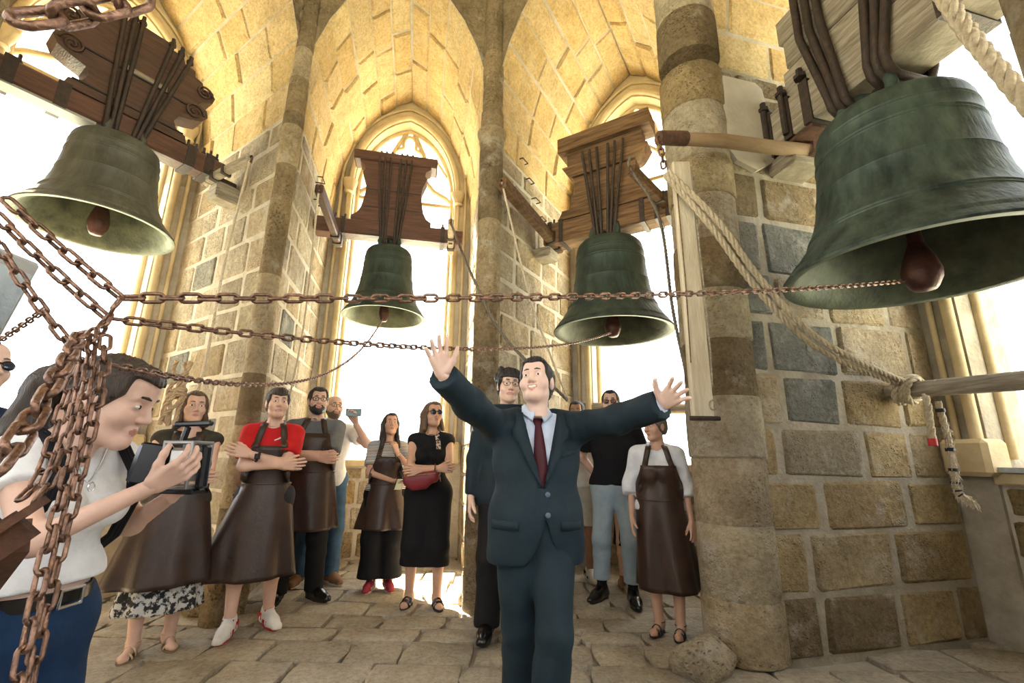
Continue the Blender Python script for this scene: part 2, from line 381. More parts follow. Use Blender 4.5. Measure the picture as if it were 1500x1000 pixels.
# vaults, spandrels, window walls, parapets
SIDE = ['left', 'rear_left', 'rear_right', 'right', 'near_right', 'back_right', 'back_left', 'near_left']
for bi, b in enumerate(BAYS):
    nm = SIDE[bi]; hw = b.W/2; vis = bi < 4
    q = random.Random(100+bi); na = 7
    fr, bk = arch(hw, SPF, APF, na), arch(hw, SPB, APB, na)
    # vault shell (mortar) in world space
    V = []; F = []; m = len(fr)
    for k in range(m):
        V += [bp(b, fr[k][0]*1.008, -.0, fr[k][1]+.012), bp(b, bk[k][0]*1.008, D, bk[k][1]+.012)]
    V += [bp(b, x, y, ZT) for x, y in ((-hw, 0), (-hw, D), (hw, 0), (hw, D))]
    for k in range(m-1): F.append((2*k, 2*k+1, 2*k+3, 2*k+2))
    # front spandrel up to the dome and the roof over the bay
    top = 2*m
    F.append(tuple([2*k for k in range(m)]+[top+2, top])); F.append((top, top+2, top+3, top+1)); fmv = [0]*(m-1)+[1]+[0]*3
    F += [(0, top, top+1, 1), (2*m-2, 2*m-1, top+3, top+2)]
    vault = mobj('ceiling_vault_'+nm, V, F, (M_VAULT if not vis else M_MORTAR, M_STONE), fm=fmv); tag(vault, None, None, None, 'structure'); vault.color = (.62, .54, .42, 1)  # brown object colour paints the front spandrel's lack of light into its stone
    if vis:
        for k in range(m-1):
            x = -q.uniform(0, .35) if k % 2 else 0.0
            while x < D:
                l = q.uniform(.42, .85); a, e = max(0, x), min(D, x+l)
                if D-e < .2: e = D
                x = max(e, x+.01)
                if e-a < .1: continue
                def vp(kk, s, yy, off):
                    x0 = fr[kk][0]*(1-yy/D)+bk[kk][0]*yy/D; z0 = fr[kk][1]*(1-yy/D)+bk[kk][1]*yy/D
                    return x0, z0
                f0 = vp(k, 0, a, 0); f1 = vp(k+1, 0, a, 0); g0 = vp(k, 0, e, 0); g1 = vp(k+1, 0, e, 0)
                nx, nz = -(f1[1]-f0[1]), (f1[0]-f0[0]); ll = math.hypot(nx, nz); nx, nz = nx/ll, nz/ll   # outwards
                off = q.uniform(-.004, .022); jt = q.uniform(.003, .014); ch = .022
                def pt(fa, fb, s, yy, o):
                    return bp(b, fa[0]+(fb[0]-fa[0])*s-nx*o, yy, fa[1]+(fb[1]-fa[1])*s-nz*o)
                s0, s1 = q.uniform(.01, .06), q.uniform(.94, .99); VV = []
                for (s, yy, o) in ((s0, a+jt, 0), (s1, a+jt, 0), (s1, e-jt, 0), (s0, e-jt, 0), (s0+.06, a+jt+ch, 1), (s1-.06, a+jt+ch, 1), (s1-.06, e-jt-ch, 1), (s0+.06, e-jt-ch, 1)):
                    fa, fb = (f0, f1) if yy < (a+e)/2 else (g0, g1)
                    VV.append(pt(fa, fb, s, yy, (off+q.uniform(0, .008)) if o else -.012))
                o = mobj('voussoir', VV, [(0, 1, 5, 4), (1, 2, 6, 5), (2, 3, 7, 6), (3, 0, 4, 7), (4, 5, 6, 7)], M_VAULT, vault)
                o.color = (*q.choice(TINT['gold'] if q.random() < .8 else TINT['pale']), 1)
    # window wall above the arch opening
    wa = arch(WH, WSP, WAP, 10)
    poly = [(-hw, 4.2), (-WH, 4.2)]+wa+[(WH, 4.2), (hw, 4.2), (hw, ZT), (-hw, ZT)]
    mb = MB().prism(poly, D, D+TH); mb.v = [bp(b, p.x, p.y, p.z) for p in mb.v]
    tag(mb.build('wall_over_window_'+nm, M_JAMB), None, None, None, 'structure')
    # parapet under the window with stone blocks
    mb = MB().prism([(-WH, -.3), (WH, -.3), (WH, PAR-.06), (-WH, PAR-.06)], D+.03, D+TH); mb.v = [bp(b, p.x, p.y, p.z) for p in mb.v]
    par = tag(mb.build('wall_parapet_'+nm, M_MORTAR), None, None, None, 'structure')
    if vis: stone_wall(par, Vector(bp(b, -WH, D+.03, 0)[:2]), b.t, -b.n, 2*WH, 0, PAR-.08, lambda x, z, q: 'gold' if q.random() < .4 else 'ochre', 40+bi)
    mb = MB().box((0, D+TH/2+.08, PAR-.03), (2*WH+.02, TH+.22, .09), None, .012); mb.v = [bp(b, p.x, p.y, p.z) for p in mb.v]
    mb.build('coping', M_JAMB, par, smooth=30)
# lower parapet wall towards the centre of the right bay, floor, dome
flr = MB().prism([(14*math.cos(a*math.pi/16)*.45-.8, 14*math.sin(a*math.pi/16)*.45+1.67) for a in range(32)], -.3, -.035, 'z').build('floor', M_FLOORJ)
tag(flr, 'worn dusty flagstone floor', None, None, 'structure')
dome = MB(); ctr = Vector((-.66, 1.66))
ring = [Vector(NOSE[v]) for v in ORDER]; V = []; F = []
for lev, (sc, z) in enumerate(((1, ZT-1.3), (1, ZT), (.8, 8.1), (.45, 8.8), (.02, 9.1))):
    for p in ring:
        c = ctr+(p-ctr)*sc; V.append((c.x, c.y, z))
for l in range(1, 4):
    for k in range(8): F.append((l*8+k, l*8+(k+1) % 8, (l+1)*8+(k+1) % 8, (l+1)*8+k))
tag(mobj('ceiling', V[0:], F, M_VAULT), None, None, None, 'structure')
# ground far below the tower
tag(mobj('ground_far_below', [(-900, -900, -32), (900, -900, -32), (900, 900, -32), (-900, 900, -32)], [(0, 1, 2, 3)],
         mat('hazy fields', (.50, .56, .44), .95, (.62, .60, .46), scale=.02, world=True, bump=0)), None, None, None, 'structure')

# flagstones
fi = 0
q = random.Random(5); rows = []
def inside(p):
    for b in BAYS:
        d = p-b.m; x, y = d.dot(b.t), d.dot(b.n)
        if -.2 < y < D+.1 and abs(x) < b.W/2-.02: return True
    return all((p-b.m).dot(b.n) < .02 for b in BAYS)
y = .75
while y < 6.3:
    hgt = q.uniform(.22, .42); x = -4.2+q.uniform(-.3, 0)
    while x < 4.4:
        wd = q.uniform(.25, .6); c = Vector((x+wd/2, y+hgt/2))
        if inside(c) and c.y/ (abs(c.x)+.01) > .62:
            g = .004; hx, hy = wd/2-g, hgt/2-g; P = []
            for (sx, sy) in ((-1, -1), (-.4, -1), (.4, -1), (1, -1), (1, 0), (1, 1), (.4, 1), (-.4, 1), (-1, 1), (-1, 0)):
                corner = abs(sx) == 1 and abs(sy) == 1
                P.append(Vector((sx*hx*(.93 if corner else 1)+q.uniform(-.022, .022), sy*hy*(.93 if corner else 1)+q.uniform(-.022, .022))))
            z = q.uniform(-.004, .004); tl = (q.uniform(-.012, .012), q.uniform(-.012, .012))
            VV = [(p.x, p.y, -.04) for p in P]+[(p.x*.985, p.y*.985, z-.006+p.x*tl[0]+p.y*tl[1]) for p in P]+[(p.x*.9, p.y*.9, z+p.x*tl[0]+p.y*tl[1]) for p in P]
            n = len(P); FF = [(i, (i+1) % n, n+(i+1) % n, n+i) for i in range(n)]+[(n+i, n+(i+1) % n, 2*n+(i+1) % n, 2*n+i) for i in range(n)]+[tuple(range(2*n, 3*n))]
            o = mobj('flagstone', VV, FF, M_FLOOR, flr, smooth=40, loc=(c.x, c.y, 0)); k = q.uniform(.86, 1.1); o.color = (k, k*.985, k*.96, 1)
            o.rotation_euler = (0, 0, q.uniform(-.03, .03))
        x += wd
    y += hgt

# windows: moulded jamb, arch and tracery
for bi, b in enumerate(BAYS[:4]):
    win = empty('window_%d' % (bi+1), bp(b, 0, 0, 0), b.rz)
    tag(win, ['leftmost tall pointed window with stone tracery behind the grey bell', 'tall pointed window with trefoil tracery behind the small bell', 'pointed window with timber rail behind the bearded man', 'rightmost tall window opening behind the big bell'][bi], None, None, 'structure')
    ap = arch(WH, WSP, WAP, 12)
    for off, yy, rr, nm in ((.05, D-.02, .04, 'roll_moulding'), (.17, D-.02, .022, 'outer_roll_moulding'), (-.01, D+.2, .036, 'inner_shaft')):
        a2 = arch(WH+off, WSP, WAP+off*1.25, 14)
        path = [(-WH-off, yy, PAR+.1), (-WH-off, yy, 3)]+[(x, yy, z) for x, z in a2]+[(WH+off, yy, 3), (WH+off, yy, PAR+.1)]
        MB().tube(path, rr, 10).build(nm, M_JAMB, win, smooth=60)
    for sx in (-1, 1):
        MB().lathe([(.055, 0), (.075, .02), (.06, .05), (.1, .16), (.105, .2), (.07, .21)], 12).build('capital', M_JAMB, win, smooth=50, loc=(sx*(WH+.06), D-.03, WSP-.2))
        MB().box((sx*(WH+.09), D-.02, PAR+.11), (.3, .24, .26), None, .03).build('jamb_base', M_JAMB, win, smooth=30)
    # tracery: trefoil on top, two curved side lights
    ty = D+.22; tr = .036
    def ringp(fn, n): return [(fn(i/n)[0], ty, fn(i/n)[1]) for i in range(n)]
    cz = WAP-.36
    def tref(s):
        a = 2*math.pi*s; r = .185+.075*math.cos(3*(a-math.pi/2)); return (r*math.cos(a), cz+r*math.sin(a))
    MB().tube(ringp(tref, 48), tr*.75, 8, closed=True).build('trefoil', M_JAMB, win, smooth=60)
    lance = arch(.3, cz-.62, cz+.36, 10)
    for sx in (-1, 1):
        pth = [(sx*(.36+.30*math.sin(t*math.pi)*(-.55)), ty, WSP-.05+(1.02)*t) for t in [k/14 for k in range(15)]]
        MB().tube([(sx*WH, ty, WSP-.05), (sx*.58, ty, WSP+.05), (sx*.40, ty, WSP+.14), (sx*.27, ty, WSP+.3), (sx*.27, ty, WSP+.52), (sx*.22, ty, WSP+.75), (sx*.06, ty, WAP-.04)], [tr]*7, 8).build('tracery_rib', M_JAMB, win, smooth=60)
        MB().tube([(sx*.27, ty, WSP+.5), (sx*.35, ty, WSP+.62), (sx*.43, ty, WSP+.66), (sx*.48, ty, WSP+.58), (sx*.6, ty, WSP+.4)], [tr*.6, tr*.55, tr*.5, tr*.55, tr*.5], 8).build('cusp', M_JAMB, win, smooth=60)
    MB().tube([(-.27, ty, WSP+.3), (-.15, ty, WSP+.42), (0, ty, WSP+.36), (.15, ty, WSP+.42), (.27, ty, WSP+.3)], tr*.7, 8).build('tracery_rib', M_JAMB, win, smooth=60)
    MB().box((0, ty, WSP-.1), (2*WH, .05, .05)).build('saddle_bar', M_JAMB, win)

# ------------------------------------------------------------------ bells
def bell_profile(r, h):
    o = [(1.0, 0), (1.005, .012), (.985, .03), (.955, .055), (.94, .058), (.92, .085), (.905, .088), (.86, .13), (.80, .185), (.765, .225), (.768, .232), (.755, .242), (.758, .252), (.745, .26),
         (.70, .33), (.665, .41), (.64, .50), (.645, .508), (.636, .516), (.615, .62), (.60, .71), (.607, .718), (.598, .728), (.604, .738), (.594, .748), (.588, .80), (.594, .81), (.585, .82), (.59, .83), (.58, .84),
         (.573, .885), (.555, .915), (.51, .945), (.42, .968), (.41, .972), (.30, .985), (.16, 1.0), (0, 1.0)]
    return [(a*r, z*h) for a, z in o]
def bell_inner(r, h):
    i = [(1.0, 0), (.93, .004), (.86, .06), (.78, .14), (.70, .23), (.64, .34), (.59, .48), (.56, .65), (.54, .80), (.47, .89), (.30, .93), (0, .94)]
    return [(a*r, z*h) for a, z in i]
def make_bell(b, x, y, zr, r, h, m_out, m_in, label, ball=.07, clap_drop=.03, canon=True):
    root = empty('bell', bp(b, x, y, 0), b.rz); tag(root, label, 'bell', 'bronze bells hanging in the window bays')
    body = MB().lathe(bell_profile(r, h), 72, (0, 0, zr), caps=False).build('bell_body', m_out, root, smooth=35)
    MB().lathe(bell_inner(r, h), 72, (0, 0, zr), caps=False).build('bell_inside', m_in, root, smooth=50)
    # clapper: eye, shaft, ball
    c = MB(); c.tube([(0, 0, zr+h*.92), (0, 0, zr+h*.4), (0, 0, zr+.12)], [r*.03, r*.045, r*.06], 10)
    cl = c.build('clapper', M_RUSTSMOOTH, root, smooth=50)
    MB().lathe([(0, -.03), (ball*.55, -.02), (ball*.7, .0), (ball*.95, .05), (ball, .09), (ball*.8, .17), (ball*.5, .25), (ball*.3, .3)], 16, (0, 0, zr-clap_drop)).build('clapper_ball', M_RUSTSMOOTH, cl, smooth=50)
    if canon:
        for k in range(4):
            a = math.pi/4+math.pi/2*k; ca, sa = math.cos(a), math.sin(a); rr = r*.05
            MB().tube([(ca*r*.30, sa*r*.30, zr+h*.97), (ca*r*.34, sa*r*.34, zr+h*1.04), (ca*r*.30, sa*r*.30, zr+h*1.11), (ca*r*.16, sa*r*.16, zr+h*1.14), (ca*r*.05, sa*r*.05, zr+h*1.12)], rr, 10).build('canon', m_out, root, smooth=50)
        MB().tube([(0, 0, zr+h*.97), (0, 0, zr+h*1.16)], [r*.10, r*.08], 10).build('canon', m_out, root, smooth=50)
    return root
def rods(root, tops, bots, yf, rad=.018, mat_=None):
    for (xt, zt), (xb, zb) in zip(tops, bots):
        MB().tube([(xt, yf, zt+.05), (xt, yf, zt), (xb, yf, zb), (xb*.9, yf+.05, zb-.05)], rad, 8).build('tie_rod', mat_ or M_IRON, root, smooth=50)
def nuts(root, pts, y, s=.035):
    for (x, z) in pts:
        MB().lathe([(s*.75, 0), (s*.75, .03), (s*.4, .032), (s*.4, .085), (s*.2, .09)], 6, (x, y, z)).build('bolt', M_IRON, root)
def lever(root, a, bb, w=.07, h=.09, m=None, ring=True):
    lv = MB().bar(a, bb, w, h, .012).build('lever', m or M_WOOD_G, root, smooth=30)
    a, bb = Vector(a), Vector(bb); d = (bb-a).normalized()
    st = MB(); c = a+d*.10; st.bar(c-d*.02, c+d*.02, w+.02, h+.02); c = a+d*.26; st.bar(c-d*.015, c+d*.015, w+.02, h+.02); st.build('iron_strap', M_IRON, root)
    if ring:
        rp = [(bb.x+.0, bb.y+.03*math.cos(t)-.01, bb.z-.015+.035*math.sin(t)) for t in [k*2*math.pi/12 for k in range(12)]]
        MB().tube(rp, .009, 6, closed=True).build('ring', M_IRON_R, root, smooth=60)
    return lv
def strap(root, x, z, w, d, hh, zlen=None, m=None):
    """iron band around the beam at x: four plates"""
    mb = MB(); t = .012
    mb.box((x, -d/2-t/2, z), (w, t, hh+2*t)); mb.box((x, d/2+t/2, z), (w, t, hh+2*t)); mb.box((x, 0, z-hh/2-t/2), (w, d, t)); mb.box((x, 0, z+hh/2+t/2), (w, d, t))
    return mb.build('iron_strap', m or M_IRON, root)

# bell 1: grey bell, carved headstock
rt = make_bell(B1, 0, 1.0, 3.0, .53, .84, M_BZ_GREY, M_BZ_IN, 'grey green bronze bell hanging from the carved scrolled headstock', ball=.075)
zb = 3.97
MB().box((-.02, 0, zb), (1.66, .2, .2), None, .02).build('yoke_beam', M_WOOD_R, rt, smooth=30)
half = [(.44, 0), (.42, .07), (.34, .10), (.31, .17), (.34, .24), (.44, .27), (.53, .31), (.57, .38), (.55, .45), (.47, .47), (.50, .52), (.585, .56), (.60, .63), (.55, .68), (.49, .66), (.47, .72), (.40, .74), (.39, .80), (.30, .81), (.28, .87), (.17, .88), (.16, .93)]
poly = half+[(-x, z) for x, z in half[::-1]]
MB().prism([(x, z+zb+.10) for x, z in poly], -.10, .10).build('headstock', M_WOOD_D, rt)
for sx in (-1, 1):   # carved scrolls standing proud
    for (cx, cz, r0) in ((.50, .62, .075), (.45, .37, .085)):
        pth = [(sx*(cx+r0*(1-k/26)*math.cos(k*.5)), -.108, zb+.10+cz+r0*(1-k/26)*math.sin(k*.5)) for k in range(24)]
        MB().tube(pth, .012, 6).build('scroll', M_WOOD_D, rt, smooth=60)
    MB().box((sx*.0+.0, -.104, zb+.34+.16*sx), (.80, .012, .012)).build('board_joint', M_BLACK, rt)
rods(rt, [(-.20, zb+1.03), (-.13, zb+1.03), (-.07, zb+1.0)], [(-.14, zb-.12), (-.1, zb-.12), (-.07, zb-.12)], -.125, .018)
rods(rt, [(.17, zb+1.0), (.25, zb+.98), (.33, zb+.95)], [(.05, zb-.12), (.08, zb-.12), (.11, zb-.12)], -.125, .018)
nuts(rt, [(-.20, zb+1.03), (-.13, zb+1.03), (-.07, zb+1.03), (.17, zb+1.0), (.25, zb+.97), (.33, zb+.93)], -.11, .04)
MB().box((.04, -.108, zb+.53), (.34, .02, .05), None, .005).build('date_plate', M_WOOD_G, rt)
for x in (-.72, -.42, .5, .66): strap(rt, x, zb, .08, .2, .2)
nuts(rt, [(-.68, zb+.11), (.48, zb+.11), (.55, zb+.11), (.62, zb+.11), (.68, zb+.11), (.74, zb+.11)], -.03, .03); MB().box((-.5, -.03, zb-.115), (.62, .14, .02)).build('iron_plate', M_GREYPAINT, rt)
lever(rt, (.70, -.04, zb-.13), (.80, -.62, zb-.04), .07, .08)
MB().box((.86, 0, zb-.13), (.18, .16, .16), None, .01).build('bearing_block', M_IRON, rt)
# bell 2: small bell, waisted headstock
rt = make_bell(B2, -.08, 1.22, 2.75, .47, .88, M_BZ_DARK, M_BZ_IN, 'smallest dark green bell under the red brown waisted headstock', ball=.06, clap_drop=.02)
zb = 3.83
MB().box((0, 0, zb), (1.74, .2, .19), None, .015).build('yoke_beam', M_WOOD_R, rt, smooth=30)
half = [(.47, 0), (.47, .06), (.41, .10), (.37, .18), (.345, .30), (.33, .42), (.34, .52), (.37, .60), (.39, .66), (.36, .70), (.37, .76), (.43, .80), (.43, .84)]
poly = half+[(-x, z) for x, z in half[::-1]]
hs = MB().prism([(x, z+zb+.09) for x, z in poly], -.09, .09).build('headstock', M_WOOD_R, rt)
MB().box((0, 0, zb+.98), (1.02, .24, .13), None, .015).build('cap_board', M_WOOD_R, rt, smooth=30)
for zz in (.28, .52): MB().box((0, -.092, zb+zz), (.66, .006, .008)).build('board_joint', M_BLACK, rt)
xs = [-.20, -.135, -.065, .055, .12, .19]
rods(rt, [(x, zb+.92) for x in xs], [(-.11, zb-.12), (-.085, zb-.12), (-.055, zb-.12), (.05, zb-.12), (.08, zb-.12), (.105, zb-.12)], -.115, .014)
nuts(rt, [(x, zb+1.045) for x in xs], 0, .035)
for x in (-.66, -.55, .62, .72): strap(rt, x, zb, .05, .2, .19)
nuts(rt, [(-.66, zb+.11), (-.55, zb+.11), (.62, zb+.11), (.72, zb+.11)], 0, .03)
lever(rt, (-.60, .08, zb-.17), (-.62, -1.05, zb-.12), .08, .10, M_WOOD_R)
lever(rt, (.74, .1, zb-.13), (.70, -.36, zb+.06), .07, .10, M_WOOD_P)
# bell 3: dark green bell, stacked oak planks
rt = make_bell(B3, -.10, 1.05, 2.46, .61, 1.04, M_BZ_DARK, M_BZ_IN2, 'dark green bell under the stacked plank headstock, left of the biggest bell', ball=.085, clap_drop=.02)
zb = 3.70
MB().box((.0, 0, zb), (1.5, .24, .26), None, .015).build('yoke_beam', M_WOOD_O, rt, smooth=30)
z = zb+.13
for (w0, w1, hh, dy) in ((.56, .50, .10, .12), (.42, .38, .16, .105), (.36, .36, .19, .09), (.38, .50, .14, .115), (.44, .44, .17, .085), (.54, .54, .17, .14)):
    hh *= 1.15; n = 6; half = [(w0+(w1-w0)*(k/n)**.7, z+.005+(hh-.010)*k/n) for k in range(n+1)]
    MB().prism(half+[(-x, zz) for x, zz in half[::-1]], -dy, dy).build('yoke_plank', M_WOOD_O, rt); z += hh
xs = [-.22, -.14, -.05, .08, .16, .25]
rods(rt, [(x, z-.35) for x in xs], [(-.10, zb-.17), (-.07, zb-.17), (-.03, zb-.17), (.04, zb-.17), (.07, zb-.17), (.11, zb-.17)], -.155, .017, M_IRON)
nuts(rt, [(x*1.6, z) for x in xs], 0, .03)
for x in (-.66, -.52, .4, .55, .66): strap(rt, x, zb, .05, .24, .26)
nuts(rt, [(-.66, zb+.15), (-.52, zb+.15), (.4, zb+.15), (.55, zb+.15)], 0, .035)
lever(rt, (-.64, .12, zb-.10), (-.65, -1.18, zb+.06), .09, .13, M_WOOD_O)
lever(rt, (.68, .02, zb-.02), (.47, -.72, zb+.10), .08, .10, M_WOOD_O)
# bell 4: the big bell
rt = make_bell(B4, -.155, .85, 2.3, .715, 1.12, M_BZ_GREEN, M_BZ_IN2, 'biggest bell, green patina bronze, at the upper right', ball=.10, clap_drop=.09)
zb = 3.80
bmx = MB().box((-.02, 0, zb), (1.62, .36, .34), None, .02).build('yoke_beam', M_WOOD_G, rt, smooth=30)
z = zb+.17
for (w0, hh) in ((.60, .24), (.56, .26), (.60, .24)):
    MB().box((.05, 0, z+hh/2), (2*w0, .34, hh-.01), None, .015).build('yoke_plank', M_WOOD_G, rt, smooth=30); z += hh
for x0, sg in ((-.16, -1), (.16, 1)):
    for k in range(3):
        x = x0+sg*.085*k; xb = sg*(.09+.05*k)
        MB().tube([(x, -.20, z+.1), (x, -.205, z-.4), (xb, -.215, zb-.15), (xb, -.20, zb-.23), (xb, -.14, zb-.28), (xb, .14, zb-.28), (xb, .2, zb-.15), (x, .2, z)], .028, 10).build('tie_rod', M_IRON, rt, smooth=50)
for x in (-.74, -.56, -.38, .5, .7): strap(rt, x, zb, .075, .36, .34)
for x in (-.74, -.56): MB().tube([(x, -.21, zb-.15), (x, -.21, zb+.22)], .022, 8).build('strap_bolt', M_IRON, rt); 
nuts(rt, [(-.74, zb+.2), (-.56, zb+.2), (-.38, zb+.2)], -.2, .06)
MB().box((-.62, -.02, zb-.20), (.5, .3, .03)).build('iron_plate', M_IRON_R, rt)
lv = MB().tube([(-.56, .05, zb-.25), (-.57, -.35, zb-.29), (-.56, -.8, zb-.33), (-.55, -1.32, zb-.42)], [.05, .052, .05, .042], 12).build('lever', mat('peeled pole wood', (.42, .30, .18), .8, (.24, .15, .08), scale=5, stretch=(1, .3, 1), bump=.3), rt, smooth=50)
MB().tube([(-.55, -1.12, zb-.385), (-.55, -1.34, zb-.425)], [.052, .05], 12).build('iron_socket', M_IRON_R, rt, smooth=50)
MB().bar((-.565, -.03, zb-.25), (-.565, .03, zb-.25), .13, .13).build('iron_strap', M_IRON_R, rt)

# bell frame stubs in the walls
def wall_hole_block(b, x, y, z, s, label):
    o = MB().box((0, 0, 0), s, None, .02).build('bearing_beam', M_WOOD_G, None, smooth=30, loc=bp(b, x, y, z)); o.rotation_euler = (0, 0, b.rz)
    return tag(o, label, 'beam')
wall_hole_block(B1, .87, .93, 3.74, (.26, .2, .18), 'short weathered timber stub in the wall under the carved headstock')
wall_hole_block(B4, -.86, .85, 3.50, (.3, .34, .14), 'grey timber bearing block in the pier beside the biggest bell')
wall_hole_block(B3, -.89, 1.05, 3.50, (.26, .26, .12), 'dark timber bearing block in the central pier')

RAILZ = 1.77
# timber rail across the third window, pole with the wound rope at the fourth
o = MB().tube([bp(B3, x, 2.03, RAILZ-.055*x) for x in (-.84, -.4, 0, .4, .84)], [.062, .066, .064, .06, .062], 12).build('timber_rail', M_WOOD_G, None, smooth=50)
tag(o, 'grey timber rail across the window behind the bearded man', 'rail')
pA, pB = at_y(1306, 573, 3.42), at_y(1500, 557, 2.72); dv = (pB-pA)
POLE = [pA-dv*.03, pA+dv*.2, pA+dv*.6, pB, pB+dv*.5]
o = MB().tube(POLE, [.052, .056, .058, .06, .06], 14).build('timber_pole', M_WOOD_G, None, smooth=50)
tag(o, 'round weathered timber pole with thick rope wound around its end', 'pole')

# ------------------------------------------------------------------ ropes
def bez(pts, n=24):
    """smooth curve through points (Catmull-Rom)"""
    P = [Vector(p) for p in pts]; P = [P[0]*2-P[1]]+P+[P[-1]*2-P[-2]]; out = []
    m = len(P)-3
    for i in range(m):
        p0, p1, p2, p3 = P[i:i+4]
        for k in range(n):
            t = k/n; out.append(.5*((2*p1)+(-p0+p2)*t+(2*p0-5*p1+4*p2-p3)*t*t+(-p0+3*p1-3*p2+p3)*t**3))
    out.append(P[-2]); return out
def resample(path, step):
    out = [path[0]]; acc = 0.0
    for a, b in zip(path, path[1:]):
        d = (b-a).length
        while acc+d >= step:
            t = (step-acc)/d; a = a+(b-a)*t; out.append(a); d = (b-a).length; acc = 0.0
        acc += d
    return out
def rope_mesh(mb, path, rad, strands=3, pitch=None, seg=6):
    pitch = pitch or rad*7.5; path = resample(path, rad*.9); s = 0; fr = []; pu = None
    for i, p in enumerate(path):
        t = (path[min(i+1, len(path)-1)]-path[max(i-1, 0)]).normalized()
        if pu is None: pu = t.orthogonal().normalized()
        pu = (pu-t*pu.dot(t)).normalized(); fr.append((p, pu.copy(), t.cross(pu)))
    for k in range(strands):
        P = []
        for i, (p, u, v) in enumerate(fr):
            a = 2*math.pi*(k/strands+i*rad*.9/pitch); P.append(p+(u*math.cos(a)+v*math.sin(a))*rad*.52)
        mb.tube(P, rad*.55, seg)
def rope(name, path, rad, m, label, cat='rope', group=None, twisted=True):
    mb = MB()
    if twisted: rope_mesh(mb, path, rad)
    else: mb.tube(resample(path, .03)+[path[-1]], rad, 7)
    o = mb.build(name, m, None, smooth=70, fix=False)
    return tag(o, label, cat, group)
tipB4 = bp(B4, -.155-.55, .85-1.34, 3.80-.44)
# the thick double rope from the big bell's lever to the pole
wnd = pA+dv*.10
hookp = tipB4+Vector((.02, -.01, -.28))
for k, off in enumerate((Vector((.0, 0, 0)), Vector((.035, -.03, .022)))):
    pts = [hookp+off*.5, at_y(1040, 330, 2.72)+off, at_y(1100, 412, 2.80)+off, at_y(1172, 490, 2.9)+off, at_y(1240, 532, 3.05)+off, wnd+Vector((-.02, -.04, .03))+off*.6]
    rope('rope', bez(pts, 14), .0215, M_ROPE, ['lower strand of the thick hemp rope from lever to pole', 'upper strand of the thick hemp rope from lever to pole'][k], 'rope', 'doubled hemp rope to the pole')
coil = []; dn = dv.normalized(); e1 = dn.cross(Vector((0, 0, 1))).normalized(); e2 = e1.cross(dn)
for k in range(80):
    a = k/80*2*math.pi*4.6; coil.append(wnd+dn*(-.02+.045*4.6*k/80*.55+.02*math.sin(a))+(e1*math.cos(a)+e2*math.sin(a))*(.082+.012*math.sin(a*.37)))
rope('rope_coil', coil, .022, M_ROPE, 'hemp rope coil wound around the weathered timber pole', 'rope')
t0 = coil[-1]; e = empty('rope_end', t0-Vector((0, 0, .5)))
tag(e, 'straight hemp rope end with red taped tip hanging below the pole', 'rope')
a0 = at_y(1358, 588, 3.10); a1 = at_y(1367, 650, 3.10)
mb = MB(); rope_mesh(mb, bez([a0+Vector((0, .02, .04))-e.location, a0-e.location, a1-e.location], 10), .0215); mb.build('rope_body', M_ROPE, e, smooth=70, fix=False)
MB().tube([a1-e.location+Vector((0, 0, .035)), a1-e.location+Vector((0, 0, -.012))], .026, 10).build('red_tape', M_RED, e, smooth=50)
# frayed rope with black tapes
b0 = at_y(1374, 588, 3.12); pts = [b0, at_y(1388, 640, 3.12), at_y(1397, 690, 3.12), at_y(1404, 722, 3.12), at_y(1426, 733, 3.08)]
e = empty('frayed_rope', pts[-1]); tag(e, 'frayed pale rope tail with black tape bands below the pole', 'rope')
path = bez(pts, 10); q = random.Random(3); mb = MB()
rope_mesh(mb, [p-e.location for p in path], .020)
for p in path[6:]:
    for k in range(16):
        a = q.uniform(0, 6.28); l = q.uniform(.008, .032); d = Vector((math.cos(a)*.8, -abs(math.sin(a))*.6, q.uniform(-1.3, .2)))
        s0 = p-e.location+d*.014; mb.tube([s0, s0+d*l*.6, s0+d*l+Vector((q.uniform(-.006, .006), 0, -.012))], .0022, 4)
mb.build('rope_body', M_ROPE, e, smooth=70, fix=False)
for k in (2, 13, 19, 24, 28, 31):
    i = min(k, len(path)-3); MB().tube([path[i]-e.location, path[i+1]-e.location], .027, 10).build('tape_band', M_BLACK, e, smooth=50)
# the two foreground rope strands at the upper right corner
for k, off in enumerate((Vector((0, 0, 0)), Vector((.055, .03, .02)))):
    pts = [at_depth(1352, -45, 1.75)+off, at_depth(1420, 52, 1.55)+off, at_depth(1475, 118, 1.42)+off, at_depth(1580, 240, 1.25)+off, at_depth(1700, 400, 1.12)+off]
    rope('rope', bez(pts, 12), .024, M_ROPE, ['left strand of the foreground rope crossing the biggest bell', 'right strand of the foreground rope crossing the biggest bell'][k], 'rope', 'foreground rope strands')
# thin ropes and cables
def L1(x, y, z, b=B1): return bp(b, x, y, z)
tip = bp(B1, .80, .38, 3.90)
rope('bell_rope', bez([tip, at_y(330, 380, 3.4), at_y(303, 520, 3.35), at_y(282, 600, 3.3), at_y(272, 660, 3.28)], 10), .011, M_CORD, 'thin pale rope hanging from the carved headstock lever')
M_KNOT = mat('tan knotted rope', (.50, .36, .22), .9, (.36, .25, .15), scale=60, bump=.3, bscale=200)
kn = at_y(266, 540, 2.95); q = random.Random(8); e = empty('rope_knot', kn-Vector((0, 0, .35))); tag(e, 'knotted pale rope bundle hanging above the apron woman beside the pier', 'rope')
for k in range(5):
    ph = q.uniform(0, 6); pth = [Vector((.035*math.sin(ph+t*5)+.02*math.sin(t*11+k), .03*math.cos(ph+t*4), .40-.42*t)) for t in [i/16 for i in range(17)]]
    mb = MB(); rope_mesh(mb, pth, .013); mb.build('rope_strand', M_KNOT, e, smooth=70, fix=False)
